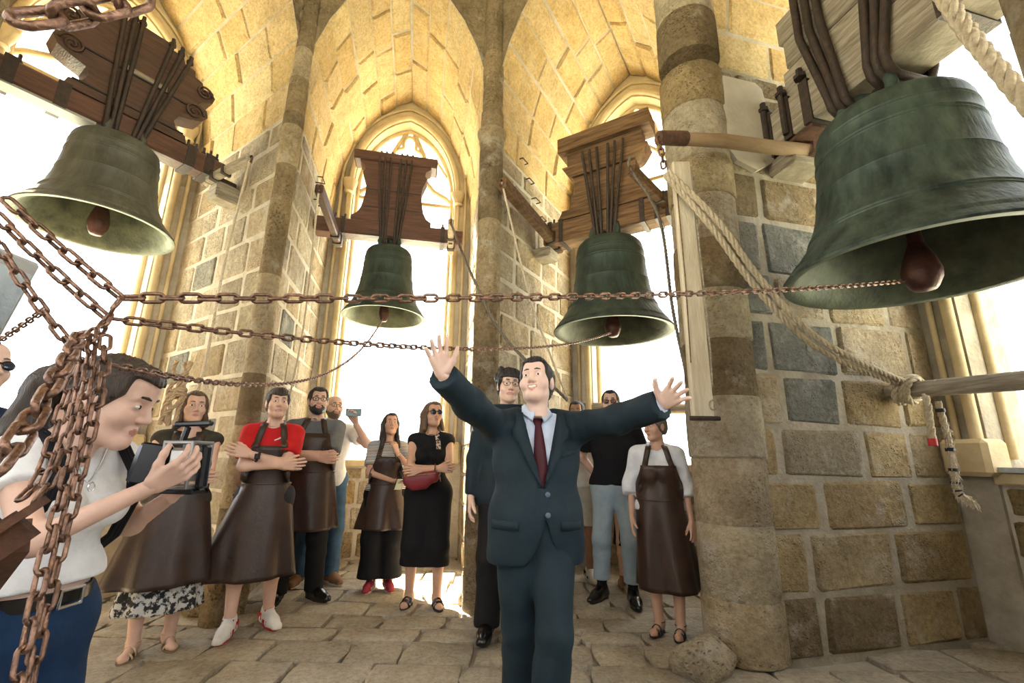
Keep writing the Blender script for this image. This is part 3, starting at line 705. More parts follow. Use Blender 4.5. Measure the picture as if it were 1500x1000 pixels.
mb = MB(); rope_mesh(mb, [Vector((.05*math.cos(a), .05*math.sin(a)*.5, .16+.012*a/3)) for a in [i*.3 for i in range(50)]], .015); mb.build('rope_wrap', M_KNOT, e, smooth=70, fix=False)
tip = bp(B2, -.70, .17, 3.69)
rope('bell_rope', bez([tip, at_y(446, 470, 4.3), at_y(424, 585, 4.25), at_y(418, 640, 4.2)], 10), .010, M_CORD, 'thin pale rope hanging along the wall from the red brown lever', 'rope')
tip = bp(B2, .62, .86, 3.87)
rope('bell_cable', bez([tip, at_y(690, 400, 4.0), at_y(735, 488, 3.95), at_y(800, 555, 3.9), at_y(832, 587, 3.9)], 12), .014, M_CABLE, 'dark cable slanting from the small bell across the central pier', 'cable')
tip = bp(B3, -.75, -.13, 3.76)
rope('bell_rope', bez([tip, at_y(772, 420, 4.0), at_y(806, 520, 4.05), at_y(834, 590, 4.1)], 10), .010, M_CORD, 'thin pale rope running down the central pier from the oak lever', 'rope')
tip = bp(B3, .37, .33, 3.80)
rope('bell_rope', bez([tip+Vector((0, 0, .12)), tip, at_y(966, 320, 3.6), at_y(985, 450, 3.5), at_y(1006, 552, 3.4), at_y(1012, 600, 3.4)], 10), .014, M_CABLE, 'dark rope hanging beside the pale board at the right pier', 'rope')
# pale wooden board fixed to the right pier, with strap and cable
bb = empty('wall_board', at_y(1030, 618, 2.80)); tag(bb, 'tall pale weathered board strapped to the right pier', 'board')
p0 = at_y(1030, 618, 2.80); p1 = at_y(1008, 246, 2.86)
h_ = p1.z-p0.z
MB().box((0, 0, h_/2), (.13, .05, h_), None, .01).build('board', M_WOOD_P, bb, smooth=30)
MB().lathe([(.0825, 0), (.0825, .05)], 20, (0, 0, 0)).v
mb = MB(); mb.tube([(-.09, -.03, .02), (0, -.034, .02), (.09, -.03, .02)], .014, 8); mb.build('strap', M_IRON, bb)
MB().tube([(.06, -.032, h_*.97), (.065, -.034, h_*.6), (.07, -.034, h_*.25), (.062, -.034, h_*.12)], .005, 6).build('cable', M_WOOD_G, bb)
MB().tube([(.055+.022*math.cos(a), -.034, .10+.03*math.sin(a)) for a in [k*.5236 for k in range(12)]], .005, 6, closed=True).build('ring', M_WOOD_G, bb)
MB().tube([(-.05, -.027, h_*.9), (-.045, -.027, h_*.5), (-.055, -.027, h_*.2)], .004, 4).build('crack', M_WOOD_O, bb)

# ------------------------------------------------------------------ chains
def link_mesh(pitch, wire, name='link'):
    L = pitch/2+wire*.9; wd = wire*2.3; pth = []
    for k in range(14):
        a = 2*math.pi*k/14; ca, sa = math.cos(a), math.sin(a)
        pth.append(Vector(((L-wd)*(1 if ca > 1e-6 else -1 if ca < -1e-6 else 0)+wd*ca, wd*sa, 0)))
    mb = MB().tube(pth, wire, 6, closed=True)
    return make_mesh(name, mb.v, mb.f, (M_CHAIN,), smooth=70)
LINKS = {}
def chain(path, pitch, wire, label, group=None, base=None, maxlinks=300, twist=0):
    key = (pitch, wire)
    if key not in LINKS: LINKS[key] = link_mesh(pitch, wire)
    pts = resample(path, pitch); e = empty('chain', pts[0]); tag(e, label, 'chain', group); q = random.Random(len(label))
    for i, (a, b) in enumerate(zip(pts, pts[1:])):
        if i >= maxlinks: break
        d = (b-a).normalized(); o = bpy.data.objects.new('link', LINKS[key])
        u = Vector((0, 0, 1)); 
        if abs(d.z) > .95: u = Vector((0, 1, 0))
        x = d; y = u.cross(x).normalized(); z = x.cross(y)
        R = Matrix((x, y, z)).transposed() @ Matrix.Rotation(math.pi/2*(i % 2)+q.uniform(-.25, .25)+.5+twist, 3, 'X')
        o.matrix_local = Matrix.Translation((a+b)/2-e.location) @ R.to_4x4(); link(o, e)
    return e
def sag(a, b, s, n=30):
    a, b = Vector(a), Vector(b); return [a+(b-a)*(k/n)+Vector((0, 0, -s*4*(k/n)*(1-k/n))) for k in range(n+1)]
A1 = at_depth(178, 436, 1.0)
c4 = bp(B4, -.155, .85, 2.34)+Vector((-.10, 0, 0)); c3 = bp(B3, -.10, 1.05, 2.47); c2 = bp(B2, -.08, 1.22, 2.76)
c4 = bp(B4, -.155-.04, .85-.09, 2.25)
chain(sag(A1, c4, .035), .036, .0042, 'rusty chain running to the clapper of the biggest bell')
A2 = at_depth(158, 466, .98)
chain(sag(A2, c3, .12), .032, .0036, 'rusty chain running to the clapper of the bell under stacked planks')
A3 = at_depth(166, 535, .95)
chain(sag(A3, c2, .30), .026, .0030, 'thin rusty chain sagging to the clapper of the smallest bell')
# upwards to the left, from the knot
chain(sag(A1, at_depth(5, 288, .95), .004), .036, .0042, 'uppermost backlit chain rising left in front of the grey bell rim')
chain(sag(A2, at_depth(-30, 290, .9), .006), .034, .0040, 'backlit chain rising left from the chain knot to the grey box')
chain(sag(at_depth(110, 515, .92), at_depth(-20, 330, .9), .008), .032, .0036, 'backlit chain rising steeply left beside the grey box')
chain(sag(at_depth(68, 452, 1.3), at_depth(-20, 512, 1.5), .0), .026, .003, 'thin chain falling to the left edge in front of the sky')
chain(sag(at_depth(215, -6, .62), at_depth(-25, 30, .50), .012), .040, .0055, 'dark foreground chain crossing the upper left corner')
# the knot and the hanging bundle
K0 = at_depth(140, 492, .92)
chain(bez([A1, at_depth(163, 455, .97), A2, at_depth(150, 480, .95), K0], 8), .032, .0040, 'short chain joining the spread chains above the ponytail woman')
chain(bez([K0+Vector((.02, 0, .0)), at_depth(148, 560, .86), at_depth(118, 690, .78), at_depth(82, 830, .70), at_depth(52, 960, .64), at_depth(38, 1040, .61)], 10), .033, .0037, 'heavy rusty chain hanging down in front of the jeans, right strand')
chain(bez([K0+Vector((.0, -.01, .01)), at_depth(128, 560, .84), at_depth(98, 700, .76), at_depth(64, 830, .68), at_depth(36, 960, .62), at_depth(20, 1040, .59)], 10), .033, .0037, 'heavy rusty chain hanging down in front of the jeans, left strand', twist=.6)
chain(bez([K0+Vector((-.01, 0, 0)), at_depth(98, 580, .86), at_depth(62, 690, .80), at_depth(22, 740, .74)], 10), .030, .0034, 'rusty chain slanting down to the steel bracket')
chain(bez([K0+Vector((-.01, -.01, 0)), at_depth(110, 600, .84), at_depth(70, 710, .78), at_depth(34, 750, .74)], 10), .030, .0034, 'rusty chain beside the one to the steel bracket', twist=.7)
chain(bez([K0+Vector((-.01, -.02, 0)), at_depth(78, 560, .66), at_depth(30, 640, .55), at_depth(-30, 720, .48)], 10), .040, .0050, 'thickest dark blurred chain slanting to the left edge')
chain(sag(tipB4+Vector((0, -.01, .02)), hookp+Vector((0, 0, .02)), 0), .05, .007, 'short dark chain with hook at the end of the pole lever')
# steel bracket at the left edge, grey box above it
e = empty('steel_bracket', at_depth(20, 775, .72)); tag(e, 'brown steel bracket plate holding the chains at the left edge', 'bracket')
mb = MB(); rot = Matrix.Rotation(R_(-38), 3, 'Y') @ Matrix.Rotation(R_(25), 3, 'X')
mb.box((-.02, 0, 0), (.12, .05, .012), rot); mb.box((-.03, .0, -.028), (.12, .012, .05), rot); mb.build('angle_plate', M_IRON_R, e)
MB().box((-.05, -.01, .0), (.04, .04, .02), rot).build('eye', M_IRON, e)
MB().bar((-.06, .05, -.02), (-.5, .35, -.35), .06, .06).build('arm', M_IRON_R, e)
e = empty('control_box', at_depth(-108, 392, 1.05)); tag(e, 'grey steel box at the left edge under the grey bell', 'box')
rt2 = Matrix.Rotation(R_(14), 3, 'Y')
MB().box((-.03, .1, 0), (.10, .2, .22), rt2, .008).build('housing', M_GREYPAINT, e, smooth=30)
MB().box((.024, .1, -.02), (.012, .16, .16), rt2, .004).build('side_door', M_ZINC, e, smooth=30)
MB().box((.0, .0, .0), (.03, .006, .2), rt2).build('edge_seal', M_BLACK, e)
MB().tube([(.02, -.008, -.06), (.028, -.014, -.04)], .006, 8).build('latch', M_IRON, e)

# ------------------------------------------------------------------ small wall ironwork, boulder, sill strip
def rung(b, x, y, z, s, label):
    sgn = 1 if x < 0 else -1; e = tag(MB().tube([bp(b, x, y, z), bp(b, x+sgn*.08, y, z), bp(b, x+sgn*.08, y+s, z), bp(b, x, y+s, z)], .008, 6).build('wall_rung', M_IRON, None, smooth=50), label, 'rung', 'iron rungs in the bay walls')
    return e
for k in range(4):
    rung(B2, -.98, 1.0+.05*(k % 2), 4.15+.11*k-.1, .14, ['lowest', 'second lowest', 'second highest', 'highest'][k]+' small iron rung on the wall left of the small bell')
    rung(B3, -.99, .55+.16*k, 4.62-.17*k-.1, .12, ['highest', 'second highest', 'second lowest', 'lowest'][k]+' small iron rung on the central pier above the oak lever')
q = random.Random(21)
def boulder(loc, s, name, label, seed, tint=(.8, .76, .66)):
    q = random.Random(seed); bm = bmesh.new(); bmesh.ops.create_icosphere(bm, subdivisions=3, radius=1)
    ph = [Vector((q.uniform(-1, 1), q.uniform(-1, 1), q.uniform(-1, 1))).normalized() for _ in range(14)]; cut = [q.uniform(.55, .85) for _ in ph]
    for v in bm.verts:
        d = v.co.normalized(); f = min([1.0]+[c/max(d.dot(p), .05) for p, c in zip(ph, cut) if d.dot(p) > .3])
        v.co = d*f; v.co.x *= s[0]; v.co.y *= s[1]; v.co.z = max(v.co.z*s[2], -s[2]*.5)
    me = bpy.data.meshes.new(name); bm.to_mesh(me); bm.free(); me.materials.append(M_STONE)
    me.polygons.foreach_set('use_smooth', [True]*len(me.polygons)); me.set_sharp_from_angle(angle=R_(35))
    o = bpy.data.objects.new(name, me); o.location = loc; o.color = (*tint, 1); link(o)
    return tag(o, label, 'stone')
p = on_floor(1040, 985); boulder((p.x, p.y, .065), (.24, .19, .19), 'boulder', 'loose pale boulder at the foot of the right pier', 15, (1.0, .95, .85))
p = on_floor(300, 905); boulder((p.x+.0, p.y+.12, .12), (.26, .22, .26), 'footing_stone', 'rounded footing stone at the base of the left pier', 6, (.85, .8, .68))
p = on_floor(690, 890); boulder((p.x+.03, p.y+.03, .12), (.17, .17, .26), 'footing_stone', 'rough footing stone at the base of the central pier', 9, (.85, .78, .62))
e = empty('sill_strip', bp(B4, -.30, 2.1, PAR+.015), B4.rz); tag(e, 'perforated metal strip lying on the right window sill', 'strip')
MB().box((.1, -.12, .0), (.9, .10, .012), None, .002).build('strip', M_ZINC, e); MB().box((.1, -.17, .015), (.9, .006, .03)).build('upstand', M_ZINC, e)
h = MB()
for k in range(22): h.box((-.32+.04*k, -.12, .0065), (.016, .05, .002))
h.build('slots', M_BLACK, e)

# broken plaster patch high on the right pier
def patch(b, x, pts, off, m, name, label):
    mb = MB().prism([(y, z) for y, z in pts], 0, off); mb.v = [bp(b, x+p.y, p.x, p.z) for p in mb.v]
    o = mb.build(name, m, PIERS['R']); return o
patch(B4, -.958, [(.26, 3.62), (.34, 3.5), (.52, 3.44), (.70, 3.55), (.72, 3.9), (.68, 4.25), (.62, 4.30), (.30, 4.30), (.25, 4.1), (.29, 3.85)], .05, mat('lime plaster', (.56, .52, .44), .95, (.46, .41, .33), scale=4, bump=.3, bscale=30, world=True), 'plaster_patch', None)

# ------------------------------------------------------------------ people: bodies, heads, hands and clothes as smooth closed surfaces
class Field:
    """signed distance grid; shapes are blended into it and a surface is taken from it"""
    def __init__(s, lo, hi, h):
        s.h = h; s.lo = np.array(lo, float); n = np.ceil((np.array(hi, float)-s.lo)/h).astype(int)+1
        s.n = n; s.ax = [s.lo[i]+h*np.arange(n[i]) for i in range(3)]; s.v = np.full(n, .25)
    def _sl(s, lo, hi):
        a = np.clip(np.floor((np.array(lo)-s.lo)/s.h).astype(int)-1, 0, s.n); b = np.clip(np.ceil((np.array(hi)-s.lo)/s.h).astype(int)+2, 0, s.n)
        sl = tuple(slice(int(a[i]), int(b[i])) for i in range(3))
        X, Y, Z = (s.ax[0][sl[0]][:, None, None], s.ax[1][sl[1]][None, :, None], s.ax[2][sl[2]][None, None, :]); return sl, X, Y, Z
    def _mix(s, sl, d, k, op):
        o = s.v[sl]
        if o.size == 0: return
        if op == 'u': hh = np.maximum(k-np.abs(o-d), 0)/k; s.v[sl] = np.minimum(o, d)-hh*hh*k*.25
        elif op == 's': d = -d; hh = np.maximum(k-np.abs(o-d), 0)/k; s.v[sl] = np.maximum(o, d)+hh*hh*k*.25
    def cone(s, a, b, ra, rb, k=.03, flat=1.0, op='u', clip=None, fdir=None):
        """rounded cone a-b; flat<1 squeezes it front to back; clip = (point, normal) cuts it"""
        a, b = np.array(a, float), np.array(b, float); m = max(ra, rb)+k+.06
        sl, X, Y, Z = s._sl(np.minimum(a, b)-m, np.maximum(a, b)+m)
        ab = b-a; L2 = max(ab @ ab, 1e-9); px, py, pz = X-a[0], (Y-a[1]), Z-a[2]
        t = np.clip((px*ab[0]+py*ab[1]+pz*ab[2])/L2, 0, 1)
        d = np.sqrt((px-ab[0]*t)**2+((py-ab[1]*t)/flat)**2+(pz-ab[2]*t)**2)-(ra+(rb-ra)*t)
        if flat < 1: d = d*(flat+(1-flat)*.35)
        if clip is not None:
            p, n = np.array(clip[0], float), np.array(clip[1], float); n = n/np.linalg.norm(n)
            d = np.maximum(d, (X-p[0])*n[0]+(Y-p[1])*n[1]+(Z-p[2])*n[2])
        s._mix(sl, d, k, op); return s
    def ell(s, c, r, k=.02, op='u', rot=None):
        c, r = np.array(c, float), np.array(r, float); m = r.max()+k+.03
        sl, X, Y, Z = s._sl(c-m, c+m); x, y, z = X-c[0], Y-c[1], Z-c[2]
        if rot is not None:
            R = np.array(rot).T; x, y, z = R[0, 0]*x+R[0, 1]*y+R[0, 2]*z, R[1, 0]*x+R[1, 1]*y+R[1, 2]*z, R[2, 0]*x+R[2, 1]*y+R[2, 2]*z
        k0 = np.sqrt((x/r[0])**2+(y/r[1])**2+(z/r[2])**2); k1 = np.sqrt((x/r[0]**2)**2+(y/r[1]**2)**2+(z/r[2]**2)**2)
        s._mix(sl, k0*(k0-1)/np.maximum(k1, 1e-6), k, op); return s
    def cut(s, fn):
        """keep only where fn(X, Y, Z) <= 0"""
        X, Y, Z = s.ax[0][:, None, None], s.ax[1][None, :, None], s.ax[2][None, None, :]
        s.v = np.maximum(s.v, fn(X, Y, Z)); return s
    def wrinkle(s, amp, fr, seed):
        q = np.random.default_rng(seed); X, Y, Z = s.ax[0][:, None, None], s.ax[1][None, :, None], s.ax[2][None, None, :]; w_ = 0
        for i in range(4):
            d = q.normal(size=3); d /= np.linalg.norm(d); f = fr*q.uniform(.6, 1.6)
            w_ = w_+np.sin((X*d[0]+Y*d[1]+Z*d[2])*f+q.uniform(0, 6)+1.2*np.sin((X*d[1]-Z*d[0]+Y)*f*.43))
        s.v = s.v+amp*w_/3; return s
    def front(s, x, z, default=-.15):
        """y of the foremost surface at (x, z)"""
        i = int(round((x-s.lo[0])/s.h)); k = int(round((z-s.lo[2])/s.h))
        if not (0 <= i < s.n[0] and 0 <= k < s.n[2]): return default
        col = s.v[i, :, k]; idx = np.where(col < 0)[0]
        if len(idx) == 0: return default
        j = idx[0]
        if j == 0: return s.ax[1][0]
        t = col[j-1]/(col[j-1]-col[j]); return s.ax[1][j-1]+s.h*t
    def mesh(s):
        v = s.v.copy(); v[0], v[-1] = np.maximum(v[0], 1e-3), np.maximum(v[-1], 1e-3)
        v[:, 0] = np.maximum(v[:, 0], 1e-3); v[:, -1] = np.maximum(v[:, -1], 1e-3); v[:, :, 0] = np.maximum(v[:, :, 0], 1e-3); v[:, :, -1] = np.maximum(v[:, :, -1], 1e-3)
        n = np.array(v.shape)-1; ins = v < 0
        acc = np.zeros((*n, 3)); cnt = np.zeros(n)
        cor = [(i, j, k) for i in (0, 1) for j in (0, 1) for k in (0, 1)]
        sub = lambda a, c: a[c[0]:c[0]+n[0], c[1]:c[1]+n[1], c[2]:c[2]+n[2]]
        for a in cor:
            for ax in range(3):
                if a[ax]: continue
                b = list(a); b[ax] = 1; va, vb = sub(v, a), sub(v, b); m = (va < 0) != (vb < 0)
                t = np.where(m, va/np.where(m, va-vb, 1), 0)
                for q in range(3): acc[..., q] += np.where(m, a[q]+(t if q == ax else 0), 0)
                cnt += m
        act = cnt > 0; ids = np.full(n, -1); ids[act] = np.arange(act.sum())
        I = np.argwhere(act); P = s.lo+(I+acc[act]/cnt[act][:, None])*s.h; Fs = []
        for ax in range(3):
            o1, o2 = (ax+1) % 3, (ax+2) % 3
            a = np.moveaxis(ins, (ax, o1, o2), (0, 1, 2)); c = np.moveaxis(ids, (ax, o1, o2), (0, 1, 2))
            e = a[:-1, 1:-1, 1:-1] != a[1:, 1:-1, 1:-1]; w_ = np.argwhere(e); i, j, k = w_.T
            q = np.stack([c[i, j, k], c[i, j+1, k], c[i, j+1, k+1], c[i, j, k+1]], 1)
            fl = a[:-1, 1:-1, 1:-1][e]; q[~fl] = q[~fl][:, ::-1]; Fs.append(q)
        return P, np.concatenate(Fs)
def np_mesh(name, P, F, mats, fm=None):
    me = bpy.data.meshes.new(name); me.vertices.add(len(P)); me.vertices.foreach_set('co', np.asarray(P, np.float32).ravel())
    me.loops.add(F.size); me.loops.foreach_set('vertex_index', F.astype(np.int32).ravel())
    me.polygons.add(len(F)); me.polygons.foreach_set('loop_start', np.arange(0, F.size, 4, dtype=np.int32)); me.polygons.foreach_set('loop_total', np.full(len(F), 4, np.int32))
    me.polygons.foreach_set('use_smooth', np.ones(len(F), bool))
    for m in mats: me.materials.append(m)
    if fm is not None: me.polygons.foreach_set('material_index', np.asarray(fm, np.int32))
    me.update(calc_edges=True); me.validate(); return me
def np_obj(name, P, F, mats, parent, fm=None):
    mats = mats if isinstance(mats, (list, tuple)) else (mats,)
    return link(bpy.data.objects.new(name, np_mesh(name, P, F, mats, fm)), parent)
def xf(P, M4): M4 = np.array(M4); return P @ M4[:3, :3].T+M4[:3, 3]

# --- heads (head space: origin between the ears, facing -y)
HEADS = {}
def head_field(fem=False, smile=False, wide=1.0):
    key = (fem, smile, wide)
    if key in HEADS: return HEADS[key]
    f = Field((-.1, -.135, -.19), (.1, .12, .13), .0046); j = .9 if fem else 1.0
    f.ell((0, .015, .028), (.074*wide, .092, .088), .02)
    f.ell((0, -.022, -.035), (.059*wide*j, .066, .082), .035)
    f.cone((-.038*wide*j, -.01, -.072), (-.012, -.062, -.098), .024, .02, .03); f.cone((.038*wide*j, -.01, -.072), (.012, -.062, -.098), .024, .02, .03)
    f.ell((0, -.071, -.098), (.022*j, .018, .018), .02)
    f.ell((0, -.06, .055), (.05, .034, .045), .03)
    for sx in (-1, 1):
        f.cone((sx*.013, -.084, .027), (sx*.043, -.072, .026), .010, .009, .018)
        f.ell((sx*.041, -.055, -.03), (.026, .026, .026), .03)
        f.ell((sx*.031, -.098, .006), (.0185, .022, .013), .016, 's')
        f.ell((sx*.031, -.0735, .006), (.0165, .015, .0125), .006)
        f.ell((sx*.078*wide, .012, .0), (.010, .022, .032), .008); f.ell((sx*.074*wide, .018, -.022), (.010, .014, .018), .008)
        f.ell((sx*.089*wide, .006, .004), (.007, .010, .016), .006, 's')
        f.ell((sx*(.0105 if fem else .0125), -.097, -.032), (.0082, .009, .007) if fem else (.0095, .010, .008), .008)
    f.cone((0, -.088, .018), (0, -.108 if fem else -.110, -.026), .0068 if fem else .0075, .0098 if fem else .0125, .014)
    if smile:
        f.cone((-.026, -.072, -.052), (0, -.085, -.066), .011, .014, .012); f.cone((.026, -.072, -.052), (0, -.085, -.066), .011, .014, .012)
        for sx in (-1, 1): f.cone((sx*.026, -.086, -.051), (0, -.100, -.064), .0028, .0078, .004, op='s')
        for sx in (-1, 1): f.ell((sx*.043, -.063, -.035), (.022, .022, .02), .02)
    else:
        lr = .0068 if fem else .0080
        f.cone((-.018, -.081, -.060), (.018, -.081, -.060), lr, lr, .01); f.cone((-.0, -.087, -.059), (.0, -.087, -.059), lr*.9, lr*.9, .012)
        f.cone((-.013, -.083, -.070), (.013, -.083, -.070), lr, lr, .01)
        f.cone((-.024, -.098, -.0655), (.024, -.098, -.0655), .0045, .0045, .006, op='s')
    f.cone((0, .02, -.06), (0, .025, -.19), .049*(.88 if fem else 1), .052*(.88 if fem else 1), .03)
    P, F = f.mesh(); c = P[F].mean(1)
    lip = (np.abs(c[:, 0]) < (.021 if fem else .026)) & (c[:, 1] < -.076) & (np.abs(c[:, 2]+.0655-(.012*(np.abs(c[:, 0])/.026)**2 if smile else 0)) < (.0155 if smile else .0105 if fem else .0112)*(1-(np.abs(c[:, 0])/(.025 if fem else .033))**2))
    HEADS[key] = (f, P, F, lip.astype(int)); return HEADS[key]
def hair_mesh(style, wide=1.0, seed=1, length=.2):
    h = .0058; lowz = -.16 if style in ('short', 'shaggy', 'crop', 'thin', 'cap', 'fringe') else -.16-length
    f = Field((-.16, -.16, lowz), (.16, .2, .16), h); t = dict(crop=.008, short=.015, shaggy=.024, thin=.0035, cap=.012, fringe=.017).get(style, .013)
    f.ell((0, .017, .03), (.074*wide+t, .092+t, .088+t), .02); f.ell((0, -.055, .062), (.052+t*.8, .034+t*.8, .045+t*.8), .03)
    if style in ('short', 'shaggy', 'crop', 'thin', 'cap', 'fringe'):
        f.ell((0, .055, -.02), (.062*wide+t*.7, .05+t*.6, .07), .03)
    if style == 'shaggy':
        q = random.Random(seed)
        for k in range(26):
            a = q.uniform(-2.6, 2.6); zz = q.uniform(.0, .11); f.ell((math.sin(a)*.085*wide, .02-math.cos(a)*.095, zz), (.02, .02, .026), .016)
    if style in ('long', 'bob', 'bangs'):
        for sx in (-1, 1):
            for k, (yy, w_) in enumerate(((.0, .026), (.04, .034), (.075, .036))):
                f.cone((sx*.058*wide, yy, .01), (sx*(.080+.01*(k == 0)), yy+.012-(.03 if k == 0 else 0), -.05-length*(.75+.1*k)), w_, w_*.72, .03)
        f.cone((0, .085, .02), (0, .085, -.06-length), .06, .045, .04)
    if style == 'pony':
        f.cone((0, .09, .03), (0, .13, .045), .045, .035, .03); f.ell((0, .05, -.03), (.062, .05, .05), .02)
        pts = [(0, .13, .045), (0, .175, -.02), (0, .165, -.15), (0, .13, -.16-length)]
        for a, b, ra, rb in zip(pts, pts[1:], (.034, .045, .05), (.045, .05, .02)): f.cone(a, b, ra, rb, .02)
    # strands
    X, Y, Z = f.ax[0][:, None, None], f.ax[1][None, :, None], f.ax[2][None, None, :]
    ang = np.arctan2(X, Y-.02); f.v = f.v+.0022*np.sin(ang*38+3*np.sin(Z*22+seed))+.0018*np.sin(ang*71+Z*9)+.002*np.sin(Z*30+ang*3+seed)
    # free the face, the ears and the neck front
    hl = dict(thin=.108, crop=.078, short=.076, shaggy=.052, bangs=.05, fringe=.052, pony=.076).get(style, .080)
    if style == 'thin':
        f.cut(lambda X, Y, Z: np.maximum(-(Y-.035+0*X), (Z-.055))*1.0 if False else -(Y+.0*Z+.0-.02-.35*np.maximum(Z-.02, 0))+0*X)
    else:
        f.cut(lambda X, Y, Z: np.minimum(-(Z-hl-.25*(np.abs(X)-.03)*(style not in ('bangs', 'shaggy'))), -(Y+.052-np.maximum(.03-Z, 0)*.62*(style in ('short', 'crop', 'cap', 'shaggy', 'pony', 'fringe')))) if True else 0)
    if style in ('short', 'crop', 'cap', 'shaggy', 'fringe'):
        f.cut(lambda X, Y, Z: -(Z+.075-.0*X+0*Y)); f.ell((.085*wide, .008, -.012), (.02, .024, .036), .008, 's'); f.ell((-.085*wide, .008, -.012), (.02, .024, .036), .008, 's')
    return f.mesh()
def beard_mesh(wide=1.0, full=True):
    f = Field((-.1, -.14, -.15), (.1, .05, .02), .005); t = .007
    f.ell((0, -.022, -.035), (.059*wide+t, .066+t, .082+t), .03); f.cone((-.038*wide, -.01, -.072), (-.012, -.064, -.10), .028, .027, .03); f.cone((.038*wide, -.01, -.072), (.012, -.064, -.10), .028, .027, .03)
    f.ell((0, -.073, -.098), (.026, .023, .022), .02)
    f.cut(lambda X, Y, Z: np.maximum(Z+.035+.35*np.maximum(.05-np.abs(X), 0), -(Z+.145)+0*X+0*Y)); f.cut(lambda X, Y, Z: Y-.015+0*X+0*Z)
    f.ell((0, -.1, -.064), (.027, .03, .0125), .006, 's'); f.ell((0, -.1, -.03), (.03, .03, .018), .01, 's')
    if not full: f.cut(lambda X, Y, Z: np.abs(X)-.034+0*Y+0*Z)
    return f.mesh()

# --- hands (hand space: wrist at origin, fingers +z, palm faces -y, thumb to +x for the right hand)
HANDS = {}
def hand_mesh(side, curl, spread, thumb=50, tc=12):
    key = (side, curl, spread, thumb, tc)
    if key in HANDS: return HANDS[key]
    f = Field((-.115, -.11, -.045), (.115, .05, .21), .0042); sg = 1 if side == 'R' else -1
    kn = [(.034, .088), (.0115, .093), (-.0115, .09), (-.033, .081)]; ln = [.072, .08, .074, .058]; sp = [1.0, .3, -.4, -1.1]
    f.cone((0, .002, -.04), (0, 0, .012), .026, .025, .02, flat=.75)
    for (x, z) in kn: f.cone((sg*x*.55, 0, .012), (sg*x, 0, z), .0155, .0125, .012)
    for (x, z), l, s_ in zip(kn, ln, sp):
        p = np.array((sg*x, 0, z)); a = R_(spread*s_); c = R_(curl)*.6
        for i, (fr, r0, r1) in enumerate(((.45, .0102, .0092), (.30, .0092, .0086), (.25, .0086, .0074))):
            d = np.array((sg*math.sin(a)*math.cos(c), -math.sin(c), math.cos(a)*math.cos(c))); q = p+d*l*fr
            f.cone(p, q, r0, r1, .004); p = q; c += R_(curl)
    p = np.array((sg*.018, -.006, .018)); a = R_(thumb); c = R_(tc)
    for l, r0, r1 in ((.044, .018, .0135), (.034, .0125, .011), (.028, .011, .0085)):
        d = np.array((sg*math.sin(a)*math.cos(c), -math.sin(c), math.cos(a)*math.cos(c))); q = p+d*l; f.cone(p, q, r0, r1, .008); p = q; a -= R_(12); c += R_(tc*.5)
    HANDS[key] = f.mesh(); return HANDS[key]
def frame(o, z, y):
    z = Vector(z).normalized(); y = Vector(y); y = (y-z*y.dot(z)).normalized(); x = y.cross(z)
    return Matrix.Translation(o) @ Matrix((x, y, z)).transposed().to_4x4()
def ik(s, w_, l1, l2, pole):
    s, w_ = Vector(s), Vector(w_); d = w_-s; L = min(d.length, (l1+l2)*.999); u = d.normalized()
    a = (l1*l1-l2*l2+L*L)/(2*L); hh = math.sqrt(max(l1*l1-a*a, 0)); p = Vector(pole); p = (p-u*p.dot(u)).normalized()
    return s+u*a+p*hh

M_TEETH = mat('teeth', (.85, .82, .76), .35, bump=0); M_EYE = mat('eye white', (.8, .79, .76), .3, bump=0); M_IRIS = mat('dark iris', (.035, .02, .012), .2, bump=0)
M_LEATHER = mat('brown leather apron', (.046, .024, .018), .42, (.026, .0135, .010), scale=7, bump=.12, bscale=60, spec=.5)
M_METAL = mat('polished steel', (.6, .6, .6), .25, metal=1.0, bump=0); M_GLASSES = mat('black plastic', (.012, .012, .014), .25, bump=0)
M_LENS = mat('dark lens', (.02, .03, .05), .08, bump=0, spec=.8); M_LENSB = mat('clear lens', (.9, .95, 1), .05, bump=0, trans=1.0)
def skin(t): 
    c = {0: (.68, .44, .34), 1: (.77, .53, .43), 2: (.58, .35, .25), 3: (.46, .255, .17)}[t]
    return mat('skin tone %d' % t, c, .5, tuple(x*.86 for x in c), scale=9, bump=.04, bscale=90, spec=.35), mat('lips tone %d' % t, (c[0]*.82, c[1]*.55, c[2]*.58), .4, bump=0)
def cloth(name, c, rough=.85, c2=None, **k): return mat(name, c, rough, c2 or tuple(x*.82 for x in c), scale=k.pop('scale', 14), bump=k.pop('bump', .12), bscale=k.pop('bscale', 120), sheen=.0, spec=k.pop('spec', .2), **k)
def hairmat(name, c): return mat('hair '+name, c, .42, tuple(x*.45 for x in c), scale=30, stretch=(8, 8, .6), bump=.5, bscale=60, spec=.5)

